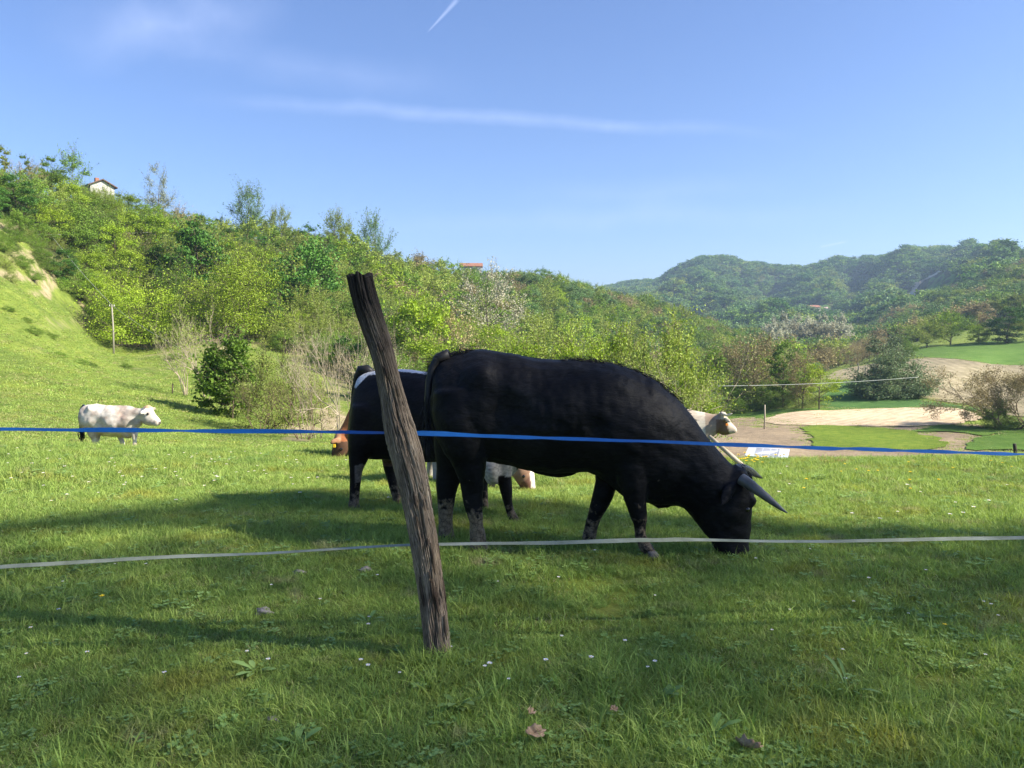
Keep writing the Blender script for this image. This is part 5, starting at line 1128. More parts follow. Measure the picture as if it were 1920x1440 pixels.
# ------------------------------------------------------------------ tall trees beside the camera: their shade lies over the foreground
kx, ky = S.x / S.z, S.y / S.z
rng = np.random.default_rng(401)
M_SHLEAF = leaf_mat('leaves_shade_trees', (.04, .10, .02), (.08, .16, .03), .18)
ex = [-9, -4.6, -3.6, -2.8, -1.8, -1, 0, .7, 1.4, 2.2, 4.5, 12]; ey = [5.2, 6.0, 6.7, 7.5, 8.1, 8.0, 7.5, 7.3, 6.75, 6.25, 6.15, 6.2]
NG = 34; NCL = NG * NG; gi, gj = np.meshgrid(np.arange(NG), np.arange(NG)); gx = -9 + 20 * (gi.ravel() + rng.uniform(0, 1, NCL)) / NG; gy = -5 + 13.6 * (gj.ravel() + rng.uniform(0, 1, NCL)) / NG; cz = rng.uniform(24, 34, NCL)
cx = gx + kx * cz; cyy = gy + ky * cz
tr_xy = [(26, -12), (30, -6), (34.5, -13), (37, -6), (42, -12), (46, -7), (51, -12)]
who = np.array([int(np.argmin([(a - x) ** 2 + (b_ - y) ** 2 for a, b_ in tr_xy])) for x, y in zip(cx, cyy)])
for t_, (tx, ty) in enumerate(tr_xy):
    idx = np.where(who == t_)[0]
    if not len(idx): continue
    A = Acc(); q = np.linspace(0, 1, 10); H = 32
    pth = np.stack([tx + .25 * np.sin(q * 4 + t_), ty + .2 * np.cos(q * 3 + t_), -.3 + q * H], -1); rr = .15 * (1 - q * .85); rr[0] *= 1.4; A.tube(pth, rr, 10); L = []
    for k in idx:
        c = np.array([cx[k], cyy[k], cz[k]]); j = int(np.clip(np.searchsorted(pth[:, 2], max(13, c[2] - 2.0 - .5 * np.hypot(c[0] - tx, c[1] - ty))), 1, 9)); s = pth[j]; t = np.linspace(0, 1, 6)[:, None]
        m_ = (s + c) / 2 + [0, 0, .3]; A.tube((1 - t) ** 2 * s + 2 * t * (1 - t) * m_ + t * t * c, np.linspace(rr[j] * .09, .003, 6), 4)
        ee = float(np.interp(gx[k], ex, ey)) - gy[k]; d = rng.normal(size=(20 + int(34 * math.exp(-(max(ee, 0) / 1.3) ** 2)), 3)) * [.6, .6, .5]; L.append(c + d)
    L = np.concatenate(L); sx, sy = L[:, 0] - kx * L[:, 2], L[:, 1] - ky * L[:, 2]
    e = np.interp(sx, ex, ey) + .42 * fbm(sx * 1.1, L[:, 2] * .05, 5, 3)
    keep = sy < e
    for (hx, hy, rx, ry) in ((.5, 4.78, .34, .12), (.2, 4.72, .2, .08), (-3.3, 5.75, .55, .28), (-2.4, 5.9, .5, .13), (-3.9, 5.4, .4, .10), (3.4, 5.55, .5, .1), (-1.9, 5.45, .4, .06)):
        keep &= ((sx - hx) / rx) ** 2 + ((sy - hy) / ry) ** 2 > 1
    L = L[keep]; V_, T_ = leaf_quads(L, .2 * rng.uniform(.7, 1.2, len(L)), .4, rng)
    e_ = thing('shade_tree', 'tall leafy tree beside the pasture whose crown shades the foreground', 'tree', (tx, ty, gz(tx, ty)), 'tall trees shading the foreground')
    link('trunk', A.mesh('trunk', True), M_BARK, e_); link('crown', np_mesh('crown', V_, [T_]), M_SHLEAF, e_)

# ------------------------------------------------------------------ grass
def blades(rng, n, rad, h, w, lean, hs=.3):
    a = rng.uniform(0, 6.28, n); r = rad * np.sqrt(rng.random(n)); b0 = np.stack([r * np.cos(a), r * np.sin(a), np.full(n, -.004)], -1)
    H = h * np.clip(rng.normal(1, hs, n), .35, 2); az = rng.uniform(0, 6.28, n); ln = lean * rng.uniform(.2, 1.3, n)
    D = np.stack([np.cos(az) * ln, np.sin(az) * ln, np.ones(n)], -1); D /= np.linalg.norm(D, axis=1)[:, None]
    sa = az + rng.uniform(-1.2, 1.2, n) + 1.57; Sd = np.stack([np.cos(sa), np.sin(sa), np.zeros(n)], -1) * (w * rng.uniform(.6, 1.2, n))[:, None] / 2
    m_ = b0 + D * H[:, None] * .55; tip = b0 + D * H[:, None]; tip[:, :2] += D[:, :2] * H[:, None] * .45; tip[:, 2] -= .18 * H * ln
    V_ = np.stack([b0 - Sd, b0 + Sd, m_ - Sd * .85, m_ + Sd * .85, tip], 1).reshape(-1, 3); k = np.arange(n)[:, None] * 5
    return V_, np.concatenate([k + [0, 1, 3], k + [0, 3, 2], k + [2, 3, 4]])
def rosette(rng, n, L, w, rise, notch=False):
    """broad leaves spreading from one crown"""
    A = Acc()
    for i in range(n):
        a = rng.uniform(0, 6.28); l = L * rng.uniform(.5, 1.1); d = np.array([math.cos(a), math.sin(a), 0]); s = np.array([-d[1], d[0], 0]); up = rise * rng.uniform(.4, 1.3)
        P_ = []
        for t, ww in ((0, .12), (.3, .5), (.6, 1), (.85, .75), (1, .05)):
            c = d * l * t + np.array([0, 0, l * (up * t - .55 * up * t * t) + .004]); P_ += [c - s * w * ww * l / L, c + np.array([0, 0, -.12 * w]), c + s * w * ww * l / L]
        F_ = []
        for k in range(4):
            for u in (0, 1): F_.append([k * 3 + u, k * 3 + u + 1, k * 3 + u + 4, k * 3 + u + 3])
        A.add(np.array(P_), np.array(F_))
    return A
rg = np.random.default_rng(99)
LG_ = leaf_mat('grass_blades', (.175, .29, .058), (.37, .465, .115), .38, vary=.6, scale=2, patch=[((.36, .36, .07), 1.1, .54, .68, .75), ((.10, .20, .05), .7, .55, .7, .6), ((.40, .34, .2), 2.6, .6, .72, .7)])
LG2 = leaf_mat('grass_blades_straw', (.28, .32, .09), (.50, .45, .22), .32, vary=.4, scale=2)
LW = leaf_mat('broad_weed_leaves', (.14, .25, .06), (.26, .37, .11), .28, vary=.4, scale=2)
GP = []
for i in range(8): GP.append(np_mesh('grass_clump', *[q if k == 0 else [q] for k, q in enumerate(blades(rg, 34, .055, .034 + .003 * i, .0036, 1.1))])); GP[-1].materials.append(LG_)
for i in range(3): GP.append(np_mesh('grass_tuft', *[q if k == 0 else [q] for k, q in enumerate(blades(rg, 22, .045, .055 + .012 * i, .0040, .8))])); GP[-1].materials.append(LG_)
for i in range(2): GP.append(np_mesh('straw_clump', *[q if k == 0 else [q] for k, q in enumerate(blades(rg, 16, .06, .035, .0034, 1.5))])); GP[-1].materials.append(LG2)
for i in range(3): A = rosette(rg, 6 + i, .05, .009, .8); GP.append(A.mesh('weed_rosette')); GP[-1].materials.append(LW)
for i in range(3):                                              # clover: three round leaflets on short stalks
    A = Acc()
    for q in range(9):
        c = rg.uniform(-.05, .05, 3); c[2] = rg.uniform(.02, .055); A.tube(np.array([[c[0], c[1], 0], c]), .0009, 3)
        for k in range(3):
            a = k * 2.094 + q; o_ = c + np.array([math.cos(a), math.sin(a), .15]) * .009; th = np.arange(7) / 7 * 6.283; A.add(np.concatenate([o_ + np.stack([np.cos(th) * .0085, np.sin(th) * .0085, .002 * np.cos(th - a)], -1)]), (), np.array([[0, k_, k_ + 1] for k_ in range(1, 6)]))
    GP.append(A.mesh('clover')); GP[-1].materials.append(LW)
def wedge(n, p0, p1, d0, d1, rr): 
    az = rr.uniform(col_az(p0), col_az(p1), n); d = np.sqrt(rr.uniform(d0 * d0, d1 * d1, n)); return d * np.sin(az), d * np.cos(az), d
rr = np.random.default_rng(12); GX = []; GSC = []; GI = []
for n, p0, p1, d0, d1, s0, s1 in ((17000, -160, 2080, 2.2, 5, .9, 1.0), (28000, -120, 2040, 5, 9, 1.0, 1.25), (24000, -100, 2020, 9, 17, 1.35, 1.9)):
    x, y, d = wedge(n, p0, p1, d0, d1, rr); z = ground(x, y); s = (s0 + (s1 - s0) * (d - d0) / (d1 - d0)) * rr.uniform(.65, 1.3, n)
    pn = fbm(x * .9, y * .9, 31, 3); pn2 = fbm(x * 2.2 + 7, y * 2.2, 32, 3); bare = fbm(x * 1.5, y * 1.5 + 40, 33, 3); u = rr.random(n)
    idx = rr.integers(0, 8, n)
    idx = np.where(u < .05 + .20 * np.clip(pn, 0, 1), 8 + rr.integers(0, 3, n), idx)
    idx = np.where((u > .82 + .12 * pn2), 11 + rr.integers(0, 2, n), idx)
    idx = np.where((u > .3) & (u < (.302 if d1 < 6 else .315) + .08 * np.clip(pn2, 0, 1)), 13 + rr.integers(0, 3, n), idx)
    idx = np.where((u > .45) & (u < .465 + .16 * np.clip(-pn2, 0, 1)), 16 + rr.integers(0, 3, n), idx)
    s = np.where(idx >= 13, s * .7, s)
    keep = ~((bare < -.42) & (rr.random(n) < .8) & (d < 8)); s = s * (1 + .5 * np.clip(pn, -.5, .8))
    GX.append(np.column_stack([x, y, z])[keep]); GSC.append(s[keep]); GI.append(idx[keep])
def scat_cat(nm, X_, S_, I_, label): X_ = np.concatenate(X_); S_ = np.concatenate(S_); I_ = np.concatenate(I_); return scatter(nm, X_, GP, sc=S_, pi=I_, label=label, cat='grass', tilt=rr.normal(0, .12, len(X_)))
scat_cat('grass', GX, GSC, GI, 'short spring grass with clover and broad weeds covering the pasture')
# taller grass round the post, and the lusher belt on the crest
x = P(820, 1262, 3.6).x + rr.normal(0, .13, 260); y = 3.5 + rr.normal(0, .08, 260); GX = [np.column_stack([x, y, ground(x, y)])[:60]]; GSC = [rr.uniform(.6, 1.2, 60)]; GI = [8 + rr.integers(0, 3, 60)]
x, y, d = wedge(2600, -100, 2020, 12, 15.5, rr); GX.append(np.column_stack([x, y, ground(x, y)])); GSC.append(rr.uniform(.7, 1.2, 2600)); GI.append(8 + rr.integers(0, 3, 2600))
x, y, d = wedge(500, 1100, 2000, 2.4, 3.6, rr); GX.append(np.column_stack([x, y, ground(x, y)])); GSC.append(rr.uniform(.8, 1.5, 500)); GI.append(8 + rr.integers(0, 3, 500))
x, y, d = wedge(260, -60, 2000, 2.25, 3.3, rr); GX.append(np.column_stack([x, y, ground(x, y)])); GSC.append(rr.uniform(.8, 1.6, 260)); GI.append(8 + rr.integers(0, 3, 260))
x = P(824, 1262, 3.6).x + rr.normal(0, .06, 16); y = 3.5 + rr.normal(0, .03, 16); GX.append(np.column_stack([x, y, ground(x, y)])); GSC.append(rr.uniform(.8, 1.5, 16)); GI.append(8 + rr.integers(0, 3, 16))
scat_cat('tall_grass', GX, GSC, GI, 'longer grass tufts round the post foot and along the crest')
# the meadow beyond the crest
HP = []
for i in range(4): HP.append(np_mesh('meadow_clump', *[q if k == 0 else [q] for k, q in enumerate(blades(rg, 46, .30, .05, .016, 1.2))])); HP[-1].materials.append(LG_)
HP.append(np_mesh('meadow_straw', *[q if k == 0 else [q] for k, q in enumerate(blades(rg, 34, .3, .07, .016, 1.3))])); HP[-1].materials.append(LG2)
GX = []; GSC = []; GI = []
for n, d0, d1, s in ((16000, 17, 45, 1.0), (12000, 45, 118, 2.0)):
    x, y, d = wedge(n, -100, 760, d0, d1, rr); idx = np.where(rr.random(n) < .12 + .5 * np.clip(fbm(x * .12, y * .12, 5, 3), 0, 1), 4, rr.integers(0, 4, n)); lo_ = np.interp(np.arctan2(x, y), low_az, low_d); k = (d < lo_) & (dry_of(x, y, ground(x, y)) < .35)
    GX.append(np.column_stack([x, y, ground(x, y)])[k]); GSC.append((s * rr.uniform(.5, 1.3, n))[k]); GI.append(idx[k])
X_ = np.concatenate(GX); scatter('meadow_grass', X_, HP, sc=np.concatenate(GSC), pi=np.concatenate(GI), label='sunlit meadow grass on the slope behind the white cow', cat='grass')

EP = np.concatenate(EDGES); EP = EP[np.hypot(EP[:, 0], EP[:, 1]) < 300]; EP = np.repeat(EP, 5, 0) + rr.normal(0, .8, (len(EP) * 5, 2)); ed = np.hypot(EP[:, 0], EP[:, 1])
scatter('field_margins', np.column_stack([EP, ground(EP[:, 0], EP[:, 1]) + .1]), HP, sc=rr.uniform(1.2, 3.4, len(EP)), label='rough grass growing along the edges of the valley fields', cat='grass')

# ------------------------------------------------------------------ flowers, leaves, stones
M_PETW = std_mat('white_petals', [(.3, (.72, .70, .74)), (.7, (.85, .84, .86))], 30, .6, 0); M_YEL = std_mat('yellow_flower', [(.3, (.75, .50, .02)), (.7, (.9, .66, .03))], 40, .6, 0); M_STEM = std_mat('stem', [(.3, (.07, .15, .03)), (.7, (.13, .24, .05))], 20, .7, 0)
def flower_parts(npet, pl, pw, h, centre, seed):
    rg_ = np.random.default_rng(seed); A = Acc(); lean = rg_.normal(0, .12, 2) * h; top = np.array([lean[0], lean[1], h])
    A.tube(np.array([[0, 0, -.01], [lean[0] * .3, lean[1] * .3, h * .5], top]), .0011, 4); st = A.mesh('stem'); st.materials.append(M_STEM)
    B = Acc()
    for i in range(npet):
        a = i / npet * 6.283; d = np.array([math.cos(a), math.sin(a), rg_.uniform(.05, .35)]); s = np.array([-d[1], d[0], 0]); B.add(np.array([top, top + d * pl * .6 - s * pw, top + d * pl, top + d * pl * .6 + s * pw]), np.array([[0, 1, 2, 3]]))
    pe = B.mesh('petals'); ce = None
    bm = bmesh.new(); bmesh.ops.create_uvsphere(bm, u_segments=8, v_segments=5, radius=centre, matrix=Matrix.Translation(Vector(top)) @ Matrix.Diagonal((1, 1, .6, 1))); ce = bm_mesh('flower_centre', bm, True)
    return st, pe, ce
def flat_join(ms, mats):
    bm = bmesh.new(); n = 0
    for i, q in enumerate(ms):
        bm.from_mesh(q); bm.faces.ensure_lookup_table()
        for f in bm.faces[n:]: f.material_index = i
        n = len(bm.faces)
    me_ = bpy.data.meshes.new('flower'); bm.to_mesh(me_); bm.free()
    for m_ in mats: me_.materials.append(m_)
    return me_
DA = [flower_parts(14, .011, .0022, .05 + .015 * i, .0038, 500 + i) for i in range(3)]
for st, pe, ce in DA: pe.materials.append(M_PETW); ce.materials.append(M_YEL)
DAJ = [flat_join(q, [M_STEM, M_PETW, M_YEL]) for q in DA]
DN = flower_parts(22, .016, .0026, .09, .007, 520); DN[1].materials.append(M_YEL); DN[2].materials.append(M_YEL); DNJ = flat_join(DN, [M_STEM, M_YEL, M_YEL])
rf = random.Random(31)
def on_ground(px, py): h = hit(px, py, 1.5, 60); return h
def add_flower(px, py, near, parts, joined, name, label, group, cat='flower', s=1.0):
    h = on_ground(px, py)
    if h is None: return
    if near:
        e = thing(name, label, cat, h, group); e.scale = (s,) * 3; e.rotation_euler[2] = rf.uniform(0, 6)
        for nm, me_ in zip(('stem', 'petals', 'flower_centre'), parts): o = bpy.data.objects.new(nm, me_); COL.objects.link(o); o.parent = e
    else:
        o = bpy.data.objects.new(name, joined); COL.objects.link(o); o.location = h; o.scale = (s,) * 3; o.rotation_euler[2] = rf.uniform(0, 6); tag(o, label, cat, group)
for i in range(120):
    u = rf.random()
    if u < .55: px, py = rf.gauss(480, 150), rf.gauss(890, 28)
    elif u < .8: px, py = rf.uniform(1080, 1900), rf.uniform(885, 1000)
    else: px, py = rf.uniform(0, 340), rf.uniform(850, 960)
    if 0 < px < 1910 and 848 < py < 1005: add_flower(px, py, False, None, DAJ[i % 3], 'daisy', 'tiny white daisy in the sunlit part of the pasture', 'daisies in the sunlit grass', s=rf.uniform(1.2, 1.9))
for i in range(46): add_flower(rf.uniform(20, 1900), rf.uniform(1035, 1300), False, None, DAJ[i % 3], 'daisy', 'tiny white daisy in the shaded grass near the fence', 'daisies in the shaded grass', s=rf.uniform(.7, 1.1))
for px, py, lb in [(922, 1275, 'white daisy with yellow centre on a long stalk just right of the post foot'), (1020, 1262, 'white daisy bud standing a little further right of the post foot'), (1108, 1262, 'single small white daisy in the grass below the bull\'s front legs')]:
    add_flower(px, py, True, DA[px % 3], None, 'daisy', lb, None, s=1.25)
for px, py, lb in [(193, 1148, 'bright yellow dandelion in the shaded grass at the lower left'), (1770, 1196, 'yellow buttercup in the shaded grass at the lower right')]: add_flower(px, py, True, DN, None, 'dandelion' if px < 500 else 'buttercup', lb, None, s=1.05 if px < 500 else .8)
for i in range(26): add_flower(rf.gauss(1420, 24), rf.uniform(868, 884), False, None, DNJ, 'buttercup', 'yellow flower in the cluster in front of the information board', 'yellow flowers by the information board', s=rf.uniform(1.5, 2.2))
for i in range(16): add_flower(rf.uniform(1500, 1910), rf.uniform(880, 935), False, None, DNJ, 'buttercup', 'yellow flower scattered in the sunny grass at the right', 'yellow flowers in the sunny grass at the right', s=rf.uniform(1.0, 1.5))

M_STONE = std_mat('grey_stone', [(.3, (.13, .115, .10)), (.7, (.34, .31, .28))], 40, .9, .5)
for px, py, r, lb in [(494, 1150, .036, 'pale grey stone lying in the shaded grass at the left'), (560, 1076, .030, 'small grey stone in the grass below the dark cow\'s rump'), (684, 1072, .032, 'flat grey stone in the grass just left of the post'), (510, 1352, .020, 'small pale stone near the bottom left of the foreground')]:
    h = on_ground(px, py); bm = bmesh.new(); bmesh.ops.create_icosphere(bm, subdivisions=3, radius=1)
    for v in bm.verts: n_ = float(fbm(v.co.x * 2.2 + px + v.co.z, v.co.y * 2.2 + v.co.z * 1.3, 3, 4)); v.co = Vector((v.co.x * r * 1.4, v.co.y * r, v.co.z * r * .6)) * (1 + .95 * n_)
    o = link('stone', bm_mesh('stone', bm, True), M_STONE); o.location = h + Vector((0, 0, r * .3)); tag(o, lb, 'stone')
M_DEAD = std_mat('dead_leaf', [(.3, (.20, .13, .08)), (.7, (.42, .30, .20))], 30, .8, .3)
for px, py, r, rz, lb in [(1002, 1398, .05, .3, 'large curled dead brown oak leaf at the bottom middle'), (993, 1358, .034, 1.2, 'smaller dead brown leaf just above the large one'), (1400, 1425, .068, 2.2, 'long curled dead brown leaf at the bottom edge right of the middle'), (1150, 1352, .026, .5, 'withered pale leaf in the grass right of the dead oak leaves')]:
    h = on_ground(px, py); r *= .8; n1 = 40; V_ = []; th = np.arange(n1) / n1 * 6.283; rad = r * (1 + .10 * np.cos(th * 9 + px) + .16 * fbm(np.cos(th) * 2 + px, np.sin(th) * 2, 3, 3)) 
    for k, sc_ in enumerate((1, .55, .02)):
        xx = rad * sc_ * np.cos(th); yy = rad * sc_ * .55 * np.sin(th); zz = 2.2 / r * yy ** 2 * .8 + .6 / r * xx ** 2 * .5 + .004 * np.sin(th * 5) * sc_; V_.append(np.stack([xx, yy, zz], -1))
    V_ = np.concatenate(V_); j = np.arange(n1); k = (j + 1) % n1; Q_ = np.concatenate([np.stack([j, k, n1 + k, n1 + j], -1), np.stack([n1 + j, n1 + k, 2 * n1 + k, 2 * n1 + j], -1)])
    o = link('dead_leaf', np_mesh('dead_leaf', V_, [Q_], True), M_DEAD); o.location = h + Vector((0, 0, .05)); o.rotation_euler = (.7, .25, rz); tag(o, lb, 'leaf')
    md = o.modifiers.new('t', 'SOLIDIFY'); md.thickness = .0012
# broad-leaved weeds big enough to tell apart
for px, py, L_, w_, n_, ri, lb in [(690, 1170, .10, .016, 7, .9, 'narrow-leaved weed standing left of the post'), (480, 1262, .11, .020, 8, .7, 'broad-leaved plantain rosette at the lower left'), (1245, 1318, .09, .022, 5, 1.6, 'young bright green seedling with upright broad leaves at the bottom right of the middle'), (1590, 1300, .15, .014, 8, 1.8, 'tall narrow-leaved dock plant at the lower right'), (1330, 1390, .14, .018, 6, 1.5, 'bluish pointed-leaf weed near the bottom dead leaf'), (560, 1400, .10, .022, 8, .8, 'pale round-leaved weed near the bottom left'), (860, 1330, .12, .02, 9, 1.0, 'leafy weed crowding the post foot at its right'), (1220, 1200, .07, .018, 7, .6, 'low flat-leaved weed in the shade under the bull\'s head')]:
    h = on_ground(px, py); A = rosette(np.random.default_rng(int(px)), n_, L_, w_ * .8, ri); o = link('weed', A.mesh('weed'), LW); o.location = h; tag(o, lb, 'weed')

# ------------------------------------------------------------------ shrubs and single trees
def put(name, pair, px, py, top_py, base_h, wpx=None, base_w=None, label='', cat='tree', d=None, rz=None, group=None, sink=.15):
    """stand a plant on the ground point seen at (px, py) (or at distance d), as tall as it looks"""
    if d is None:
        h = hit(px, py, 8, 900); x, y = h.x, h.y
    else: x, y = at_d(px, d)
    z = gz(x, y); t = (720 - top_py) / F; zt = CAMZ + y * (t * cp - sp) / (cp + t * sp); H = zt - z + sink; s = H / base_h
    ws = s if wpx is None else (wpx * y / F) / base_w
    placed.append((x, y, 2)); return place_tree(name, pair, x, y, s, ws, rz, label, cat, group, sink)
def bkind(mk, mt, *a, **k):
    t, c = branchy(*a, **k); t.materials.append(mt)
    if c: c.materials.append(LM[mk])
    return t, c
sh_fresh = kind('fresh', 201, 5, 6.4, .0, 44, 24000, .105, shape='dome', multi=4, trunk_r=.10, wisp=.5)
sh_mid = kind('mid', 202, 5, 6.0, .0, 44, 24000, .105, shape='dome', multi=4, trunk_r=.10, wisp=.6)
sh_olive = kind('olive', 203, 4, 4.6, .02, 34, 11000, .08, shape='dome', multi=5, trunk_r=.08, wisp=1, fill=.4)
sh_near = kind('mid', 204, 5, 3.4, .02, 46, 16000, .17, shape='round', multi=3, trunk_r=.10, wisp=.7, fill=.7)
tw1 = bkind('brown', M_TWIG, 211, 4.6, .55, 7, 5, .045, leaves=500, leaf=.05); tw2 = bkind('brown', M_TWIG, 212, 4.2, .8, 8, 5, .04, leaves=350, leaf=.05); tw3 = bkind('olive', M_TWIGB, 213, 4.4, .7, 8, 5, .045, leaves=2200, leaf=.09)
tw4 = bkind('olive', M_TWIG, 214, 5.0, .35, 5, 5, .06, leaves=1500, leaf=.08)
put('shrub', sh_fresh, 268, 648, 530, 5, 175, 6.4, 'wide bright green bush behind the pale utility pole on the left slope', 'shrub')
put('shrub', sh_mid, 205, 612, 560, 5, 90, 6.0, 'dark green bush to the left of the pale utility pole', 'shrub')
put('shrub', sh_fresh, 445, 632, 480, 5, 185, 6.4, 'largest bright green bush in the middle of the left slope', 'shrub', rz=2)
put('shrub', sh_mid, 330, 590, 500, 5, 110, 6.0, 'green bush between the two large bright bushes on the left slope', 'shrub', rz=1)
put('shrub', sh_olive, 540, 655, 595, 4, 90, 4.6, 'greyish low shrub on the dry bank below the dark trees', 'shrub')
put('shrub', sh_mid, 150, 560, 505, 5, 100, 6.0, 'dark bush at the foot of the dry bank at the far left', 'shrub', rz=3)
put('shrub', sh_near, 432, 783, 640, 5, 105, 3.4, 'dense dark green rounded bush with deep shade at its foot on the meadow edge', 'shrub')
put('shrub', tw4, 388, 752, 592, 5, 110, 5, 'light brown twiggy shrub with thin stems left of the dense bush', 'shrub')
put('shrub', tw4, 350, 742, 610, 5, 90, 5, 'second light twiggy shrub at the left end of the hedge', 'shrub', rz=2)
put('shrub', sh_olive, 520, 800, 672, 4, 150, 4.6, 'yellow-green loose shrub right of the dense bush', 'shrub', d=44)
put('shrub', tw3, 565, 812, 690, 4.4, 110, 5, 'brownish twiggy bush in front of the yellow-green shrub', 'shrub', d=36)
put('shrub', tw1, 640, 800, 578, 4.6, 150, 5, 'bare pale-twigged shrub directly left of the leaning post', 'shrub', d=34)
put('shrub', tw2, 590, 806, 600, 4.2, 170, 6, 'bare shrub with white spreading branches left of the dark cow', 'shrub', d=38, rz=1)
put('shrub', tw1, 705, 806, 620, 4.6, 120, 5, 'bare twiggy shrub behind the leaning post and the dark cow\'s rump', 'shrub', d=38, rz=3)
put('shrub', tw3, 480, 790, 700, 4.4, 80, 5, 'small twiggy shrub at the foot of the dense dark bush', 'shrub', d=42, rz=3)
for px, py, s_, k_ in [(5, 470, 30, sh_mid), (45, 448, 20, sh_olive), (75, 488, 26, sh_mid), (110, 448, 24, sh_mid), (135, 492, 30, sh_mid), (165, 500, 34, sh_olive), (60, 524, 20, sh_mid), (20, 528, 18, sh_olive), (100, 455, 22, sh_olive), (20, 452, 26, sh_mid), (60, 462, 24, sh_mid), (98, 470, 30, sh_olive), (40, 500, 24, sh_mid), (85, 506, 22, sh_mid), (120, 515, 30, sh_olive), (150, 470, 34, sh_olive), (10, 505, 26, sh_olive), (190, 520, 36, sh_mid), (240, 535, 44, sh_mid), (180, 455, 30, sh_olive), (230, 470, 40, sh_olive), (265, 500, 46, sh_mid), (300, 470, 50, sh_fresh)]:
    h = hit(px, py, 60, 300)
    if h: put('shrub', k_, px, py, py - s_, 5 if k_ is not sh_olive else 4, s_ * 1.9, 6, 'small %s shrub on the dry terraced bank, %s' % ('olive' if k_ is sh_olive else 'green', 'near the left edge' if px < 70 else ('in its middle' if px < 160 else 'at its right end')), 'shrub', group='shrubs on the dry bank')
for px, py, s_ in [(15, 583, 9), (60, 625, 12), (95, 632, 8), (110, 668, 8), (150, 682, 9), (172, 688, 8), (200, 650, 8), (235, 690, 9), (50, 603, 8), (330, 672, 10)]:
    put('shrub', sh_mid, px, py, py - s_, 5, s_ * 3.2, 6, 'low dark green tuft of brush on the open left meadow', 'shrub', group='low brush on the left meadow')
# the trees in the dip right behind the cattle, seen over the bull's back
yg = kind('olive', 221, 9, 5.0, .05, 34, 9000, .15, wisp=1.1, spray=1, fill=.5, trunk_r=.14); yg2 = kind('fresh', 222, 9, 5.2, .05, 34, 9000, .17, wisp=.9, spray=.8, fill=.6)
bare_t = bkind('olive', M_TWIG, 223, 9, .35, 4, 6, .08, leaves=2600, leaf=.12)
for px, d, top, k_, w_, lb in [(955, 62, 640, yg2, 130, 'yellow-green treetop showing just above the bull\'s hips'), (1030, 66, 628, yg, 130, 'loose yellow-green tree above the middle of the bull\'s back'), (1090, 60, 640, yg2, 110, 'leafy green tree above the bull\'s withers'), (1145, 64, 622, yg2, 110, 'upright green tree left of the bare-branched yellow-green tree'), (1195, 62, 640, yg, 110, 'small yellow-green tree over the bull\'s shoulder'), (1255, 46, 618, yg, 140, 'large yellow-green leafy tree right behind the bull\'s neck'), (1300, 50, 680, yg2, 90, 'lower yellow-green bush at the right of the large tree behind the neck')]:
    put('tree', k_, px, 0, top, 9, w_, 5.2, lb, d=d)
put('tree', bare_t, 1238, 0, 575, 13, 120, 5, 'nearly bare branched tree rising out of the yellow-green tree behind the neck', d=44)
for px, top, lb in [(176, 352, 'bright bush covering the left foot of the white hilltop house'), (200, 357, 'bright bush in front of the wall of the white hilltop house'), (222, 362, 'bright bush at the right foot of the white hilltop house')]: put('shrub', sh_fresh, px, 0, top, 5, 42, 6.4, lb, 'shrub', d=166)
# the belt of trees at the edge of the valley fields
brn = kind('brown', 231, 10, 7.0, .2, 30, 5200, .22, wisp=.6, fill=.6, trunk_r=.2); col_g = kind('mid', 232, 12, 4.4, .06, 34, 6000, .26, shape='column', fill=.75, trunk_r=.16); loose = kind('fresh', 233, 9, 6.0, .18, 24, 3600, .22, wisp=.6, fill=.6)
for px, py, top, k_, bh, w_, bw, lb in [(1345, 770, 655, col_g, 12, 60, 4.4, 'dark green tree at the left end of the belt beside the fields'), (1375, 768, 648, brn, 10, 80, 7, 'brown-budded tree at the left of the field edge belt'), (1415, 766, 634, brn, 10, 100, 7, 'large brown-budded round tree in the belt by the fields'), (1468, 764, 642, col_g, 12, 50, 4.4, 'tall narrow bright green tree in the belt by the fields'), (1505, 766, 662, brn, 10, 64, 7, 'olive brown tree right of the narrow green tree'), (1536, 768, 682, loose, 9, 66, 6, 'loose fresh green tree at the right end of the belt, beside the crop field'), (1395, 770, 715, sh_mid, 5, 120, 6, 'dark undergrowth bush at the left foot of the belt'), (1440, 766, 720, sh_mid, 5, 90, 6, 'dark undergrowth bush under the narrow green tree'), (1350, 775, 712, sh_mid, 5, 90, 6, 'undergrowth bush behind the white horned cow'), (1500, 764, 726, sh_olive, 4, 70, 4.6, 'pale undergrowth bush near the right end of the belt')]:
    put('tree' if bh > 5 else 'shrub', k_, px, py, top, bh, w_, bw, lb, 'tree' if bh > 5 else 'shrub')
wil = kind('willow', 241, 6, 7.0, .0, 64, 34000, .17, shape='dome', multi=7, trunk_r=.12, wisp=1.3, fill=.7); wil2 = kind('willow', 242, 9, 5, .25, 26, 4200, .24, wisp=.8, fill=.6, trunk_r=.18)
put('shrub', wil, 1672, 744, 668, 6, 128, 7, 'big rounded grey-green willow clump between the crop field and the stubble', 'shrub')
put('tree', wil2, 1655, 724, 628, 9, 66, 5, 'taller grey-green tree rising behind the willow clump')
rt_ = bkind('brown', M_TWIGB, 243, 9, .62, 6, 6, .12, leaves=17000, leaf=.15)
put('tree', rt_, 1893, 808, 700, 9, 150, 9, 'spreading brownish budding tree on the right edge above the tilled field')
put('tree', rt_, 1940, 806, 712, 9, 130, 9, 'second budding tree cut off by the right edge of the picture', rz=2)
put('shrub', sh_mid, 1868, 806, 752, 5, 70, 6, 'dark ivy-covered bush at the foot of the budding tree on the right', 'shrub')
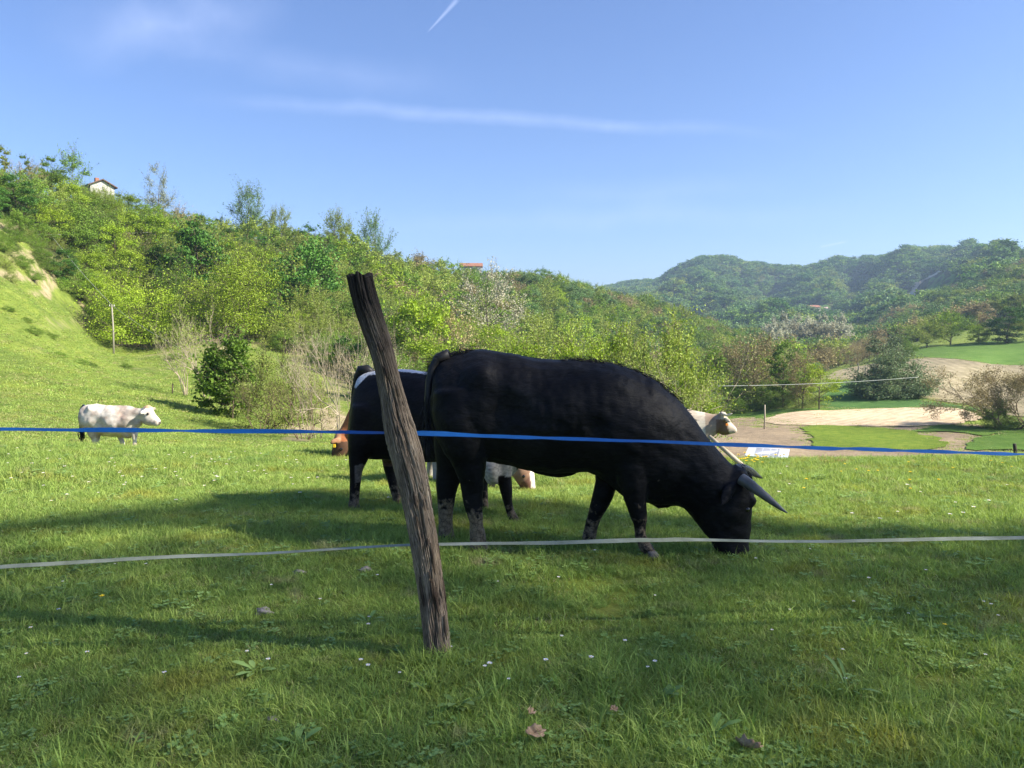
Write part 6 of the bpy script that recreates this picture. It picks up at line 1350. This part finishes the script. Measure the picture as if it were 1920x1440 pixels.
for px, py, top, w_, k_, bh, bw, lb in [(1782, 646, 585, 74, KT['mid'][1], 8, 7.2, 'bright rounded tree at the left of the two big trees above the hill meadow'), (1888, 644, 577, 84, KT['dark'][0], 8.5, 5.6, 'biggest dark green tree standing above the hill meadow at the right'), (1738, 652, 600, 64, KT['olive'][0], 8, 6.8, 'olive tree at the upper left corner of the hill meadow'), (1835, 644, 606, 46, KT['fresh'][0], 8, 6.4, 'small fresh green tree between the two big trees above the hill meadow'), (1930, 640, 596, 60, KT['olive'][1], 9.5, 5.6, 'yellowish tree on the right edge above the hill meadow'), (1700, 668, 636, 40, sh_mid, 5, 6, 'small bush at the lower left corner of the hill meadow')]:
    put('tree' if bh != 5 else 'shrub', k_, px, py, top, bh, w_, bw, lb, 'tree' if bh != 5 else 'shrub')
pop = kind('silver', 251, 12, 4.2, .08, 30, 3200, .34, shape='column', wisp=1.2, fill=.6); pop2 = kind('pale', 252, 11, 5.4, .08, 28, 3000, .32, wisp=1, fill=.6)
greyb = kind('brown', 253, 10, 6.0, .08, 26, 2600, .22, wisp=1.4, spray=1.1, fill=.35)
rp = random.Random(8)
for i in range(30): 
    px = 1440 + i * 5.2 + rp.uniform(-4, 4); d = rp.uniform(345, 420); x, y = at_d(px, d); h_ = rp.uniform(14, 20)
    place_tree('poplar', pop if i % 3 else pop2, x, y, h_ / 11.5, h_ / 11.5 * .9, label='silvery white budding poplar in the pale row across the valley floor', group='silvery poplars across the valley')
for i in range(34):
    px = 1500 + i * 4.6 + rp.uniform(-4, 4); d = rp.uniform(250, 320); x, y = at_d(px, d); h_ = rp.uniform(6, 8)
    place_tree('tree', greyb, x, y, h_ / 10, h_ / 10 * 1.15, label='bare grey-brown tree in front of the silvery poplars', group='bare trees in front of the poplars')
for px, w_, top, lb in [(1572, 70, 843, 'dry reddish brown twig bush on the crest below the blue tape'), (1756, 92, 848, 'wider dry orange-brown twig bush on the crest at the right')]:
    t_ = branchy(int(px), .9, 1.1, 26, 3, .006, leaves=260, leaf=.02); dm = std_mat('dry_stems', [(.3, (.30, .17, .08)), (.7, (.50, .32, .15))], 5, .9, 0); t_[0].materials.append(dm); t_[1].materials.append(LM['olive'])
    put('shrub', t_, px, 872, top, .9, w_, 1.5, lb, 'shrub', d=13.6, sink=.03)

# ------------------------------------------------------------------ poles, wires, board, small posts
M_CONC = std_mat('weathered_pole', [(.3, (.24, .22, .18)), (.7, (.36, .33, .28))], 3, .85, .2, stretch=(1, 1, .1)); M_WOODG = std_mat('grey_wood', [(.3, (.30, .25, .18)), (.7, (.48, .42, .32))], 5, .85, .4, stretch=(1, 1, .15)); M_WIRE = std_mat('wire', [(.3, (.30, .32, .30)), (.7, (.42, .44, .42))], 3, .5, 0)
def pole(px, py, top, r, label, mat, arms=True, d=None):
    if d: x, y = at_d(px, d); h = Vector((x, y, gz(x, y)))
    else: h = hit(px, py, 8, 600)
    t = (720 - top) / F; zt = CAMZ + h.y * (t * cp - sp) / (cp + t * sp); H = zt - h.z
    e = thing('utility_pole', label, 'pole', h); A = Acc(); A.tube(np.array([[h.x, h.y, h.z - .3], [h.x + .01 * H, h.y, h.z + H * .5], [h.x, h.y, zt]]), [r * 1.2, r, r * .75], 10); link('shaft', A.mesh('shaft', True), mat, e)
    if arms:
        bm = bmesh.new(); box(bm, (h.x, h.y, zt - .25), (.7, .09, .09)); link('crossarm', bm_mesh('crossarm', bm), mat, e)
        for s in (-1, 1): A = Acc(); A.tube(np.array([[h.x + s * .3, h.y, zt - .2], [h.x + s * .3, h.y, zt - .02]]), [.05, .035], 8); link('insulator', A.mesh('insulator', True), M_PETW, e)
    return Vector((h.x, h.y, zt - .05))
pl_ = pole(213, 663, 571, .11, 'thin pale utility pole standing on the left slope', M_CONC)
pr_ = pole(1433, 806, 759, .10, 'slim grey wooden pole in the tilled valley field', M_WOODG, False)
p2_ = pole(1608, 723, 680, .12, 'distant pole left of the willow clump', M_WOODG, False)
p3_ = pole(1621, 724, 684, .12, 'second distant pole close to the willow clump', M_WOODG, False)
def wire(a, b, sag, r, label, n=24):
    t = np.linspace(0, 1, n)[:, None]; p = np.array(a[:]) * (1 - t) + np.array(b[:]) * t; p[:, 2] -= sag * 4 * (t * (1 - t))[:, 0]
    A = Acc(); A.tube(p, r, 5); o = link('power_line', A.mesh('power_line', True), M_WIRE); base_origin(o); tag(o, label, 'wire')
wire(pl_, P(95, 440, 118), .3, .022, 'wire climbing from the pale pole to the upper left'); wire(pl_, P(420, 690, 70), .6, .016, 'wire running down from the pale pole to the right')
wire(P(1300, 724, 70), P(1722, 707, 88), .25, .022, 'pale wire strung across the valley in front of the willow clump')
wire(P(-60, 436, 105), P(330, 432, 150), .5, .025, 'thin wire crossing the upper left bank')
# information board
M_BOARD = std_mat('board_white', [(.3, (.40, .42, .47)), (.7, (.47, .49, .54))], 2, .35, 0, spec=.4); M_PRINT = std_mat('board_print', [(.3, (.17, .175, .21)), (.7, (.24, .25, .29))], 8, .5, 0); M_STEEL = std_mat('board_steel', [(.3, (.20, .20, .20)), (.7, (.32, .32, .32))], 4, .5, .1, metal=.6)
BY = 14.6; tl_, tr_, bl_, br_ = P(1404, 837, BY + .28), P(1481, 842, BY + .25), P(1396, 854, BY - .2), P(1477, 861, BY - .23)
gb = gz((tl_.x + tr_.x) / 2, BY)
board = thing('information_board', 'slanted white information board with grey print standing at the crest of the pasture', 'sign', ((bl_.x + br_.x) / 2, BY, gb))
def slab(name, a, b, c, d, th, mat, parent):
    nn = (b - a).cross(d - a).normalized(); bm = bmesh.new(); lo_ = [bm.verts.new(v - nn * th) for v in (a, b, c, d)]; hi_ = [bm.verts.new(v) for v in (a, b, c, d)]
    bm.faces.new(hi_); bm.faces.new(lo_[::-1])
    for i in range(4): bm.faces.new((hi_[(i + 1) % 4], hi_[i], lo_[i], lo_[(i + 1) % 4]))
    bmesh.ops.recalc_face_normals(bm, faces=bm.faces); return link(name, bm_mesh(name, bm), mat, parent)
slab('panel', bl_, br_, tr_, tl_, .02, M_BOARD, board)
nb = (br_ - bl_).cross(tl_ - bl_).normalized()
def bp_(u, v, l=.003): return bl_.lerp(br_, u).lerp(tl_.lerp(tr_, u), v) + nb * l
txt = Acc()
rq = random.Random(4)
for u0, u1 in ((.20, .36), (.375, .545), (.56, .70)):
    for k in range(13):
        v0 = .10 + k * .063; e_ = u1 - (rq.uniform(0, .05) if k % 4 == 3 else 0); q = [bp_(u0, v0), bp_(e_, v0), bp_(e_, v0 + .038), bp_(u0, v0 + .038)]; txt.add(np.array([a[:] for a in q]), np.array([[0, 1, 2, 3]]))
for (u0, v0, u1, v1) in ((.72, .1, .76, .9), (.66, .45, .71, .6), (.92, .08, .94, .18)): txt.add(np.array([bp_(*a)[:] for a in ((u0, v0), (u1, v0), (u1, v1), (u0, v1))]), np.array([[0, 1, 2, 3]]))
link('printed_text', txt.mesh('printed_text'), M_PRINT, board)
for u in (.10, .95):
    c = bp_(u, .45, -.03); 
    for dy in (-.15, .15):
        A = Acc(); q = bp_(u, .45 + dy * 2, -.03); A.tube(np.array([[q.x, q.y, gz(q.x, q.y) - .2], q[:]]), .022, 8); link('leg', A.mesh('leg', True), M_STEEL, board)
# leaning rail and little dark post
A = Acc(); a, b_ = P(1330, 818, 11.6), P(1402, 882, 11.2); A.tube(np.array([a[:], a.lerp(b_, .5)[:], b_[:]]), [.030, .034, .04], 10); o = link('wooden_pole', A.mesh('wooden_pole', True), M_WOODG); base_origin(o); tag(o, 'slanting pale wooden pole behind the bull\'s neck, leaning towards the horns', 'pole')
A = Acc(); h = P(1905, 880, 13.8); A.tube(np.array([P(1906, 882, 13.8)[:], P(1904, 850, 13.8)[:], P(1902, 832, 13.8)[:]]), [.035, .032, .028], 9); o = link('fence_post', A.mesh('fence_post', True), std_mat('dark_wood', [(.3, (.02, .018, .015)), (.7, (.06, .05, .04))], 8, .9, .4)); base_origin(o); tag(o, 'small dark fence post at the right end of the blue tape', 'fence post')
for px, py, tp, lb in [(323, 738, 719, 'tiny dark stake at the upper edge of the left meadow'), (503, 806, 780, 'small leaning stake among the shrubs behind the meadow')]:
    h = hit(px, py, 20, 200); A = Acc(); q = P(px + 1, tp, h.y); A.tube(np.array([[h.x, h.y, h.z - .1], q[:]]), .05, 7); o = link('stake', A.mesh('stake', True), M_BARK); base_origin(o); tag(o, lb, 'stake')

# ------------------------------------------------------------------ houses
M_WALLW = std_mat('white_render', [(.3, (.42, .41, .39)), (.7, (.52, .51, .48))], .6, .9, .1); M_ROOFR = std_mat('red_tiles', [(.3, (.22, .10, .07)), (.7, (.34, .17, .12))], 3, .9, .4, stretch=(1, .3, 1)); M_ROOFD = std_mat('dark_tiles', [(.3, (.10, .065, .055)), (.7, (.17, .11, .09))], 3, .9, .3); M_ROOFP = std_mat('pale_tiles', [(.3, (.50, .36, .29)), (.7, (.64, .50, .42))], 2, .9, .3)
M_GLASS = std_mat('window_glass', [(.3, (.02, .03, .04)), (.7, (.05, .06, .08))], 2, .15, 0, spec=.6)
def house(px, py, w, dpt, hw, hr, rz, roof, label, d=None, z=None, chim=True, floors=1):
    if d: x, y = at_d(px, d)
    else: h = hit(px, py, 20, 1900); x, y = h.x, h.y
    z = gz(x, y) - .4 if z is None else z
    e = thing('house', label, 'house', (x, y, z)); e.rotation_euler[2] = rz
    bm = bmesh.new(); V_ = [bm.verts.new(v) for v in [(-w / 2, -dpt / 2, 0), (w / 2, -dpt / 2, 0), (w / 2, dpt / 2, 0), (-w / 2, dpt / 2, 0), (-w / 2, -dpt / 2, hw), (w / 2, -dpt / 2, hw), (w / 2, dpt / 2, hw), (-w / 2, dpt / 2, hw), (-w / 2, 0, hw + hr), (w / 2, 0, hw + hr)]]
    for f in ((0, 1, 5, 4), (2, 3, 7, 6), (1, 2, 6, 9, 5), (3, 0, 4, 8, 7), (3, 2, 1, 0), (4, 5, 9, 8), (6, 7, 8, 9)): bm.faces.new([V_[i] for i in f])
    link('wall', bm_mesh('wall', bm), M_WALLW, e, world=False)
    bm = bmesh.new(); o_ = .5; sl = hr / (dpt / 2)
    for s in (-1, 1):
        yy = s * (dpt / 2 + o_); zz = hw - o_ * sl; q = [(-w / 2 - o_, yy, zz + .05), (w / 2 + o_, yy, zz + .05), (w / 2 + o_, 0, hw + hr + .05), (-w / 2 - o_, 0, hw + hr + .05)]; a = [bm.verts.new(v) for v in q]; b2 = [bm.verts.new((v[0], v[1], v[2] + .2)) for v in q]
        bm.faces.new(a[::-1]); bm.faces.new(b2)
        for i in range(4): bm.faces.new((a[i], a[(i + 1) % 4], b2[(i + 1) % 4], b2[i]))
    bmesh.ops.recalc_face_normals(bm, faces=bm.faces); rf_ = link('roof', bm_mesh('roof', bm), roof, e, world=False)
    if chim: bm = bmesh.new(); box(bm, (-w * .3, .3, hw + hr + .3), (.7, .7, 1.4)); link('chimney', bm_mesh('chimney', bm), M_ROOFR, rf_, world=False)
    for k in range(int(w // 3)):
        for fl in range(floors):
            bm = bmesh.new(); box(bm, (-w / 2 + 1.6 + k * 3, -dpt / 2 - .02, 1.5 + fl * 2.7), (1.0, .08, 1.2)); link('window', bm_mesh('window', bm), M_GLASS, e, world=False)
    return e
def z_px(px, py, d): az = col_az(px); return z_at(az, d, py)
hd = 174; house(194, 0, 4.8, 4.4, 3.2, 1.1, -.75, M_ROOFD, 'white hilltop house with dark roof and red chimney, half hidden by trees', d=hd, z=z_px(194, 364, hd) - 1.9)
hd = 300; house(884, 0, 8, 7, 4, 1.3, .05, M_ROOFR, 'red roofed house just showing on the wooded skyline', d=hd, z=z_px(884, 489, hd) - 6.4, chim=False)
house(1720, 553, 16, 9, 4, 2.2, .3, M_ROOFP, 'pale farmhouse with wide roof on the hillside at the right', chim=False); house(1712, 557, 9, 8, 3.2, 1.8, -.6, M_ROOFP, 'smaller farm building left in front of the pale farmhouse', chim=False)
house(1524, 583, 13, 8, 4.5, 2, .2, M_ROOFR, 'long red roofed farmhouse on the far valley pasture', chim=False); house(1545, 584, 8, 7, 4, 1.8, -.4, M_ROOFP, 'small pale house beside the far red roofed farmhouse', chim=False)
house(1829, 504, 9, 8, 5, 2, .1, M_ROOFR, 'tiny red roofed house high on the far right hill', chim=False)
# hill road
pts = [hit(x, y, 400, 2200) for x, y in [(1713, 546), (1716, 538), (1722, 532), (1732, 526), (1744, 520), (1756, 514), (1768, 508), (1780, 502), (1790, 494), (1800, 486)]]; pts = [p for p in pts if p]
pp = np.array([p[:] for p in pts]); t = np.linspace(0, len(pp) - 1, 60); i = np.clip(t.astype(int), 0, len(pp) - 2); f = (t - i)[:, None]; g = lambda k: pp[np.clip(k, 0, len(pp) - 1)]; c = cr(g(i - 1), g(i), g(i + 1), g(i + 2), f); tn = np.gradient(c[:, :2], axis=0); tn /= np.linalg.norm(tn, axis=1)[:, None]; sd = np.stack([-tn[:, 1], tn[:, 0]], -1)
V_ = []
for s in (-1, 0, 1): q = c[:, :2] + sd * s * 3.2; V_.append(np.column_stack([q, ground(q[:, 0], q[:, 1]) + 1.2]))
V_ = np.stack(V_, 1).reshape(-1, 3); k = np.arange(59)[:, None] * 3; Q_ = np.concatenate([k + [0, 3, 4, 1], k + [1, 4, 5, 2]]); me = np_mesh('hill_road', V_, [Q_], True)
if me.polygons[0].normal.z < 0: me.flip_normals()
tag(link('hill_road', me, M_TRACK), kind='structure')

# ------------------------------------------------------------------ haze
bm = bmesh.new(); box(bm, (0, 1500, 85), (7200, 6000, 330)); me = bm_mesh('haze', bm); m = bpy.data.materials.new('haze'); m.use_nodes = True; m.node_tree.nodes.clear()
pv = m.node_tree.nodes.new('ShaderNodeVolumePrincipled'); pv.inputs['Color'].default_value = (.55, .74, 1.0, 1); pv.inputs['Density'].default_value = HAZE; pv.inputs['Anisotropy'].default_value = .2
mo = m.node_tree.nodes.new('ShaderNodeOutputMaterial'); m.node_tree.links.new(pv.outputs[0], mo.inputs['Volume']); o = link('haze', me, m); tag(o, 'thin blue haze filling the valley air', 'haze', kind='stuff')
cy.volume_max_steps = 64
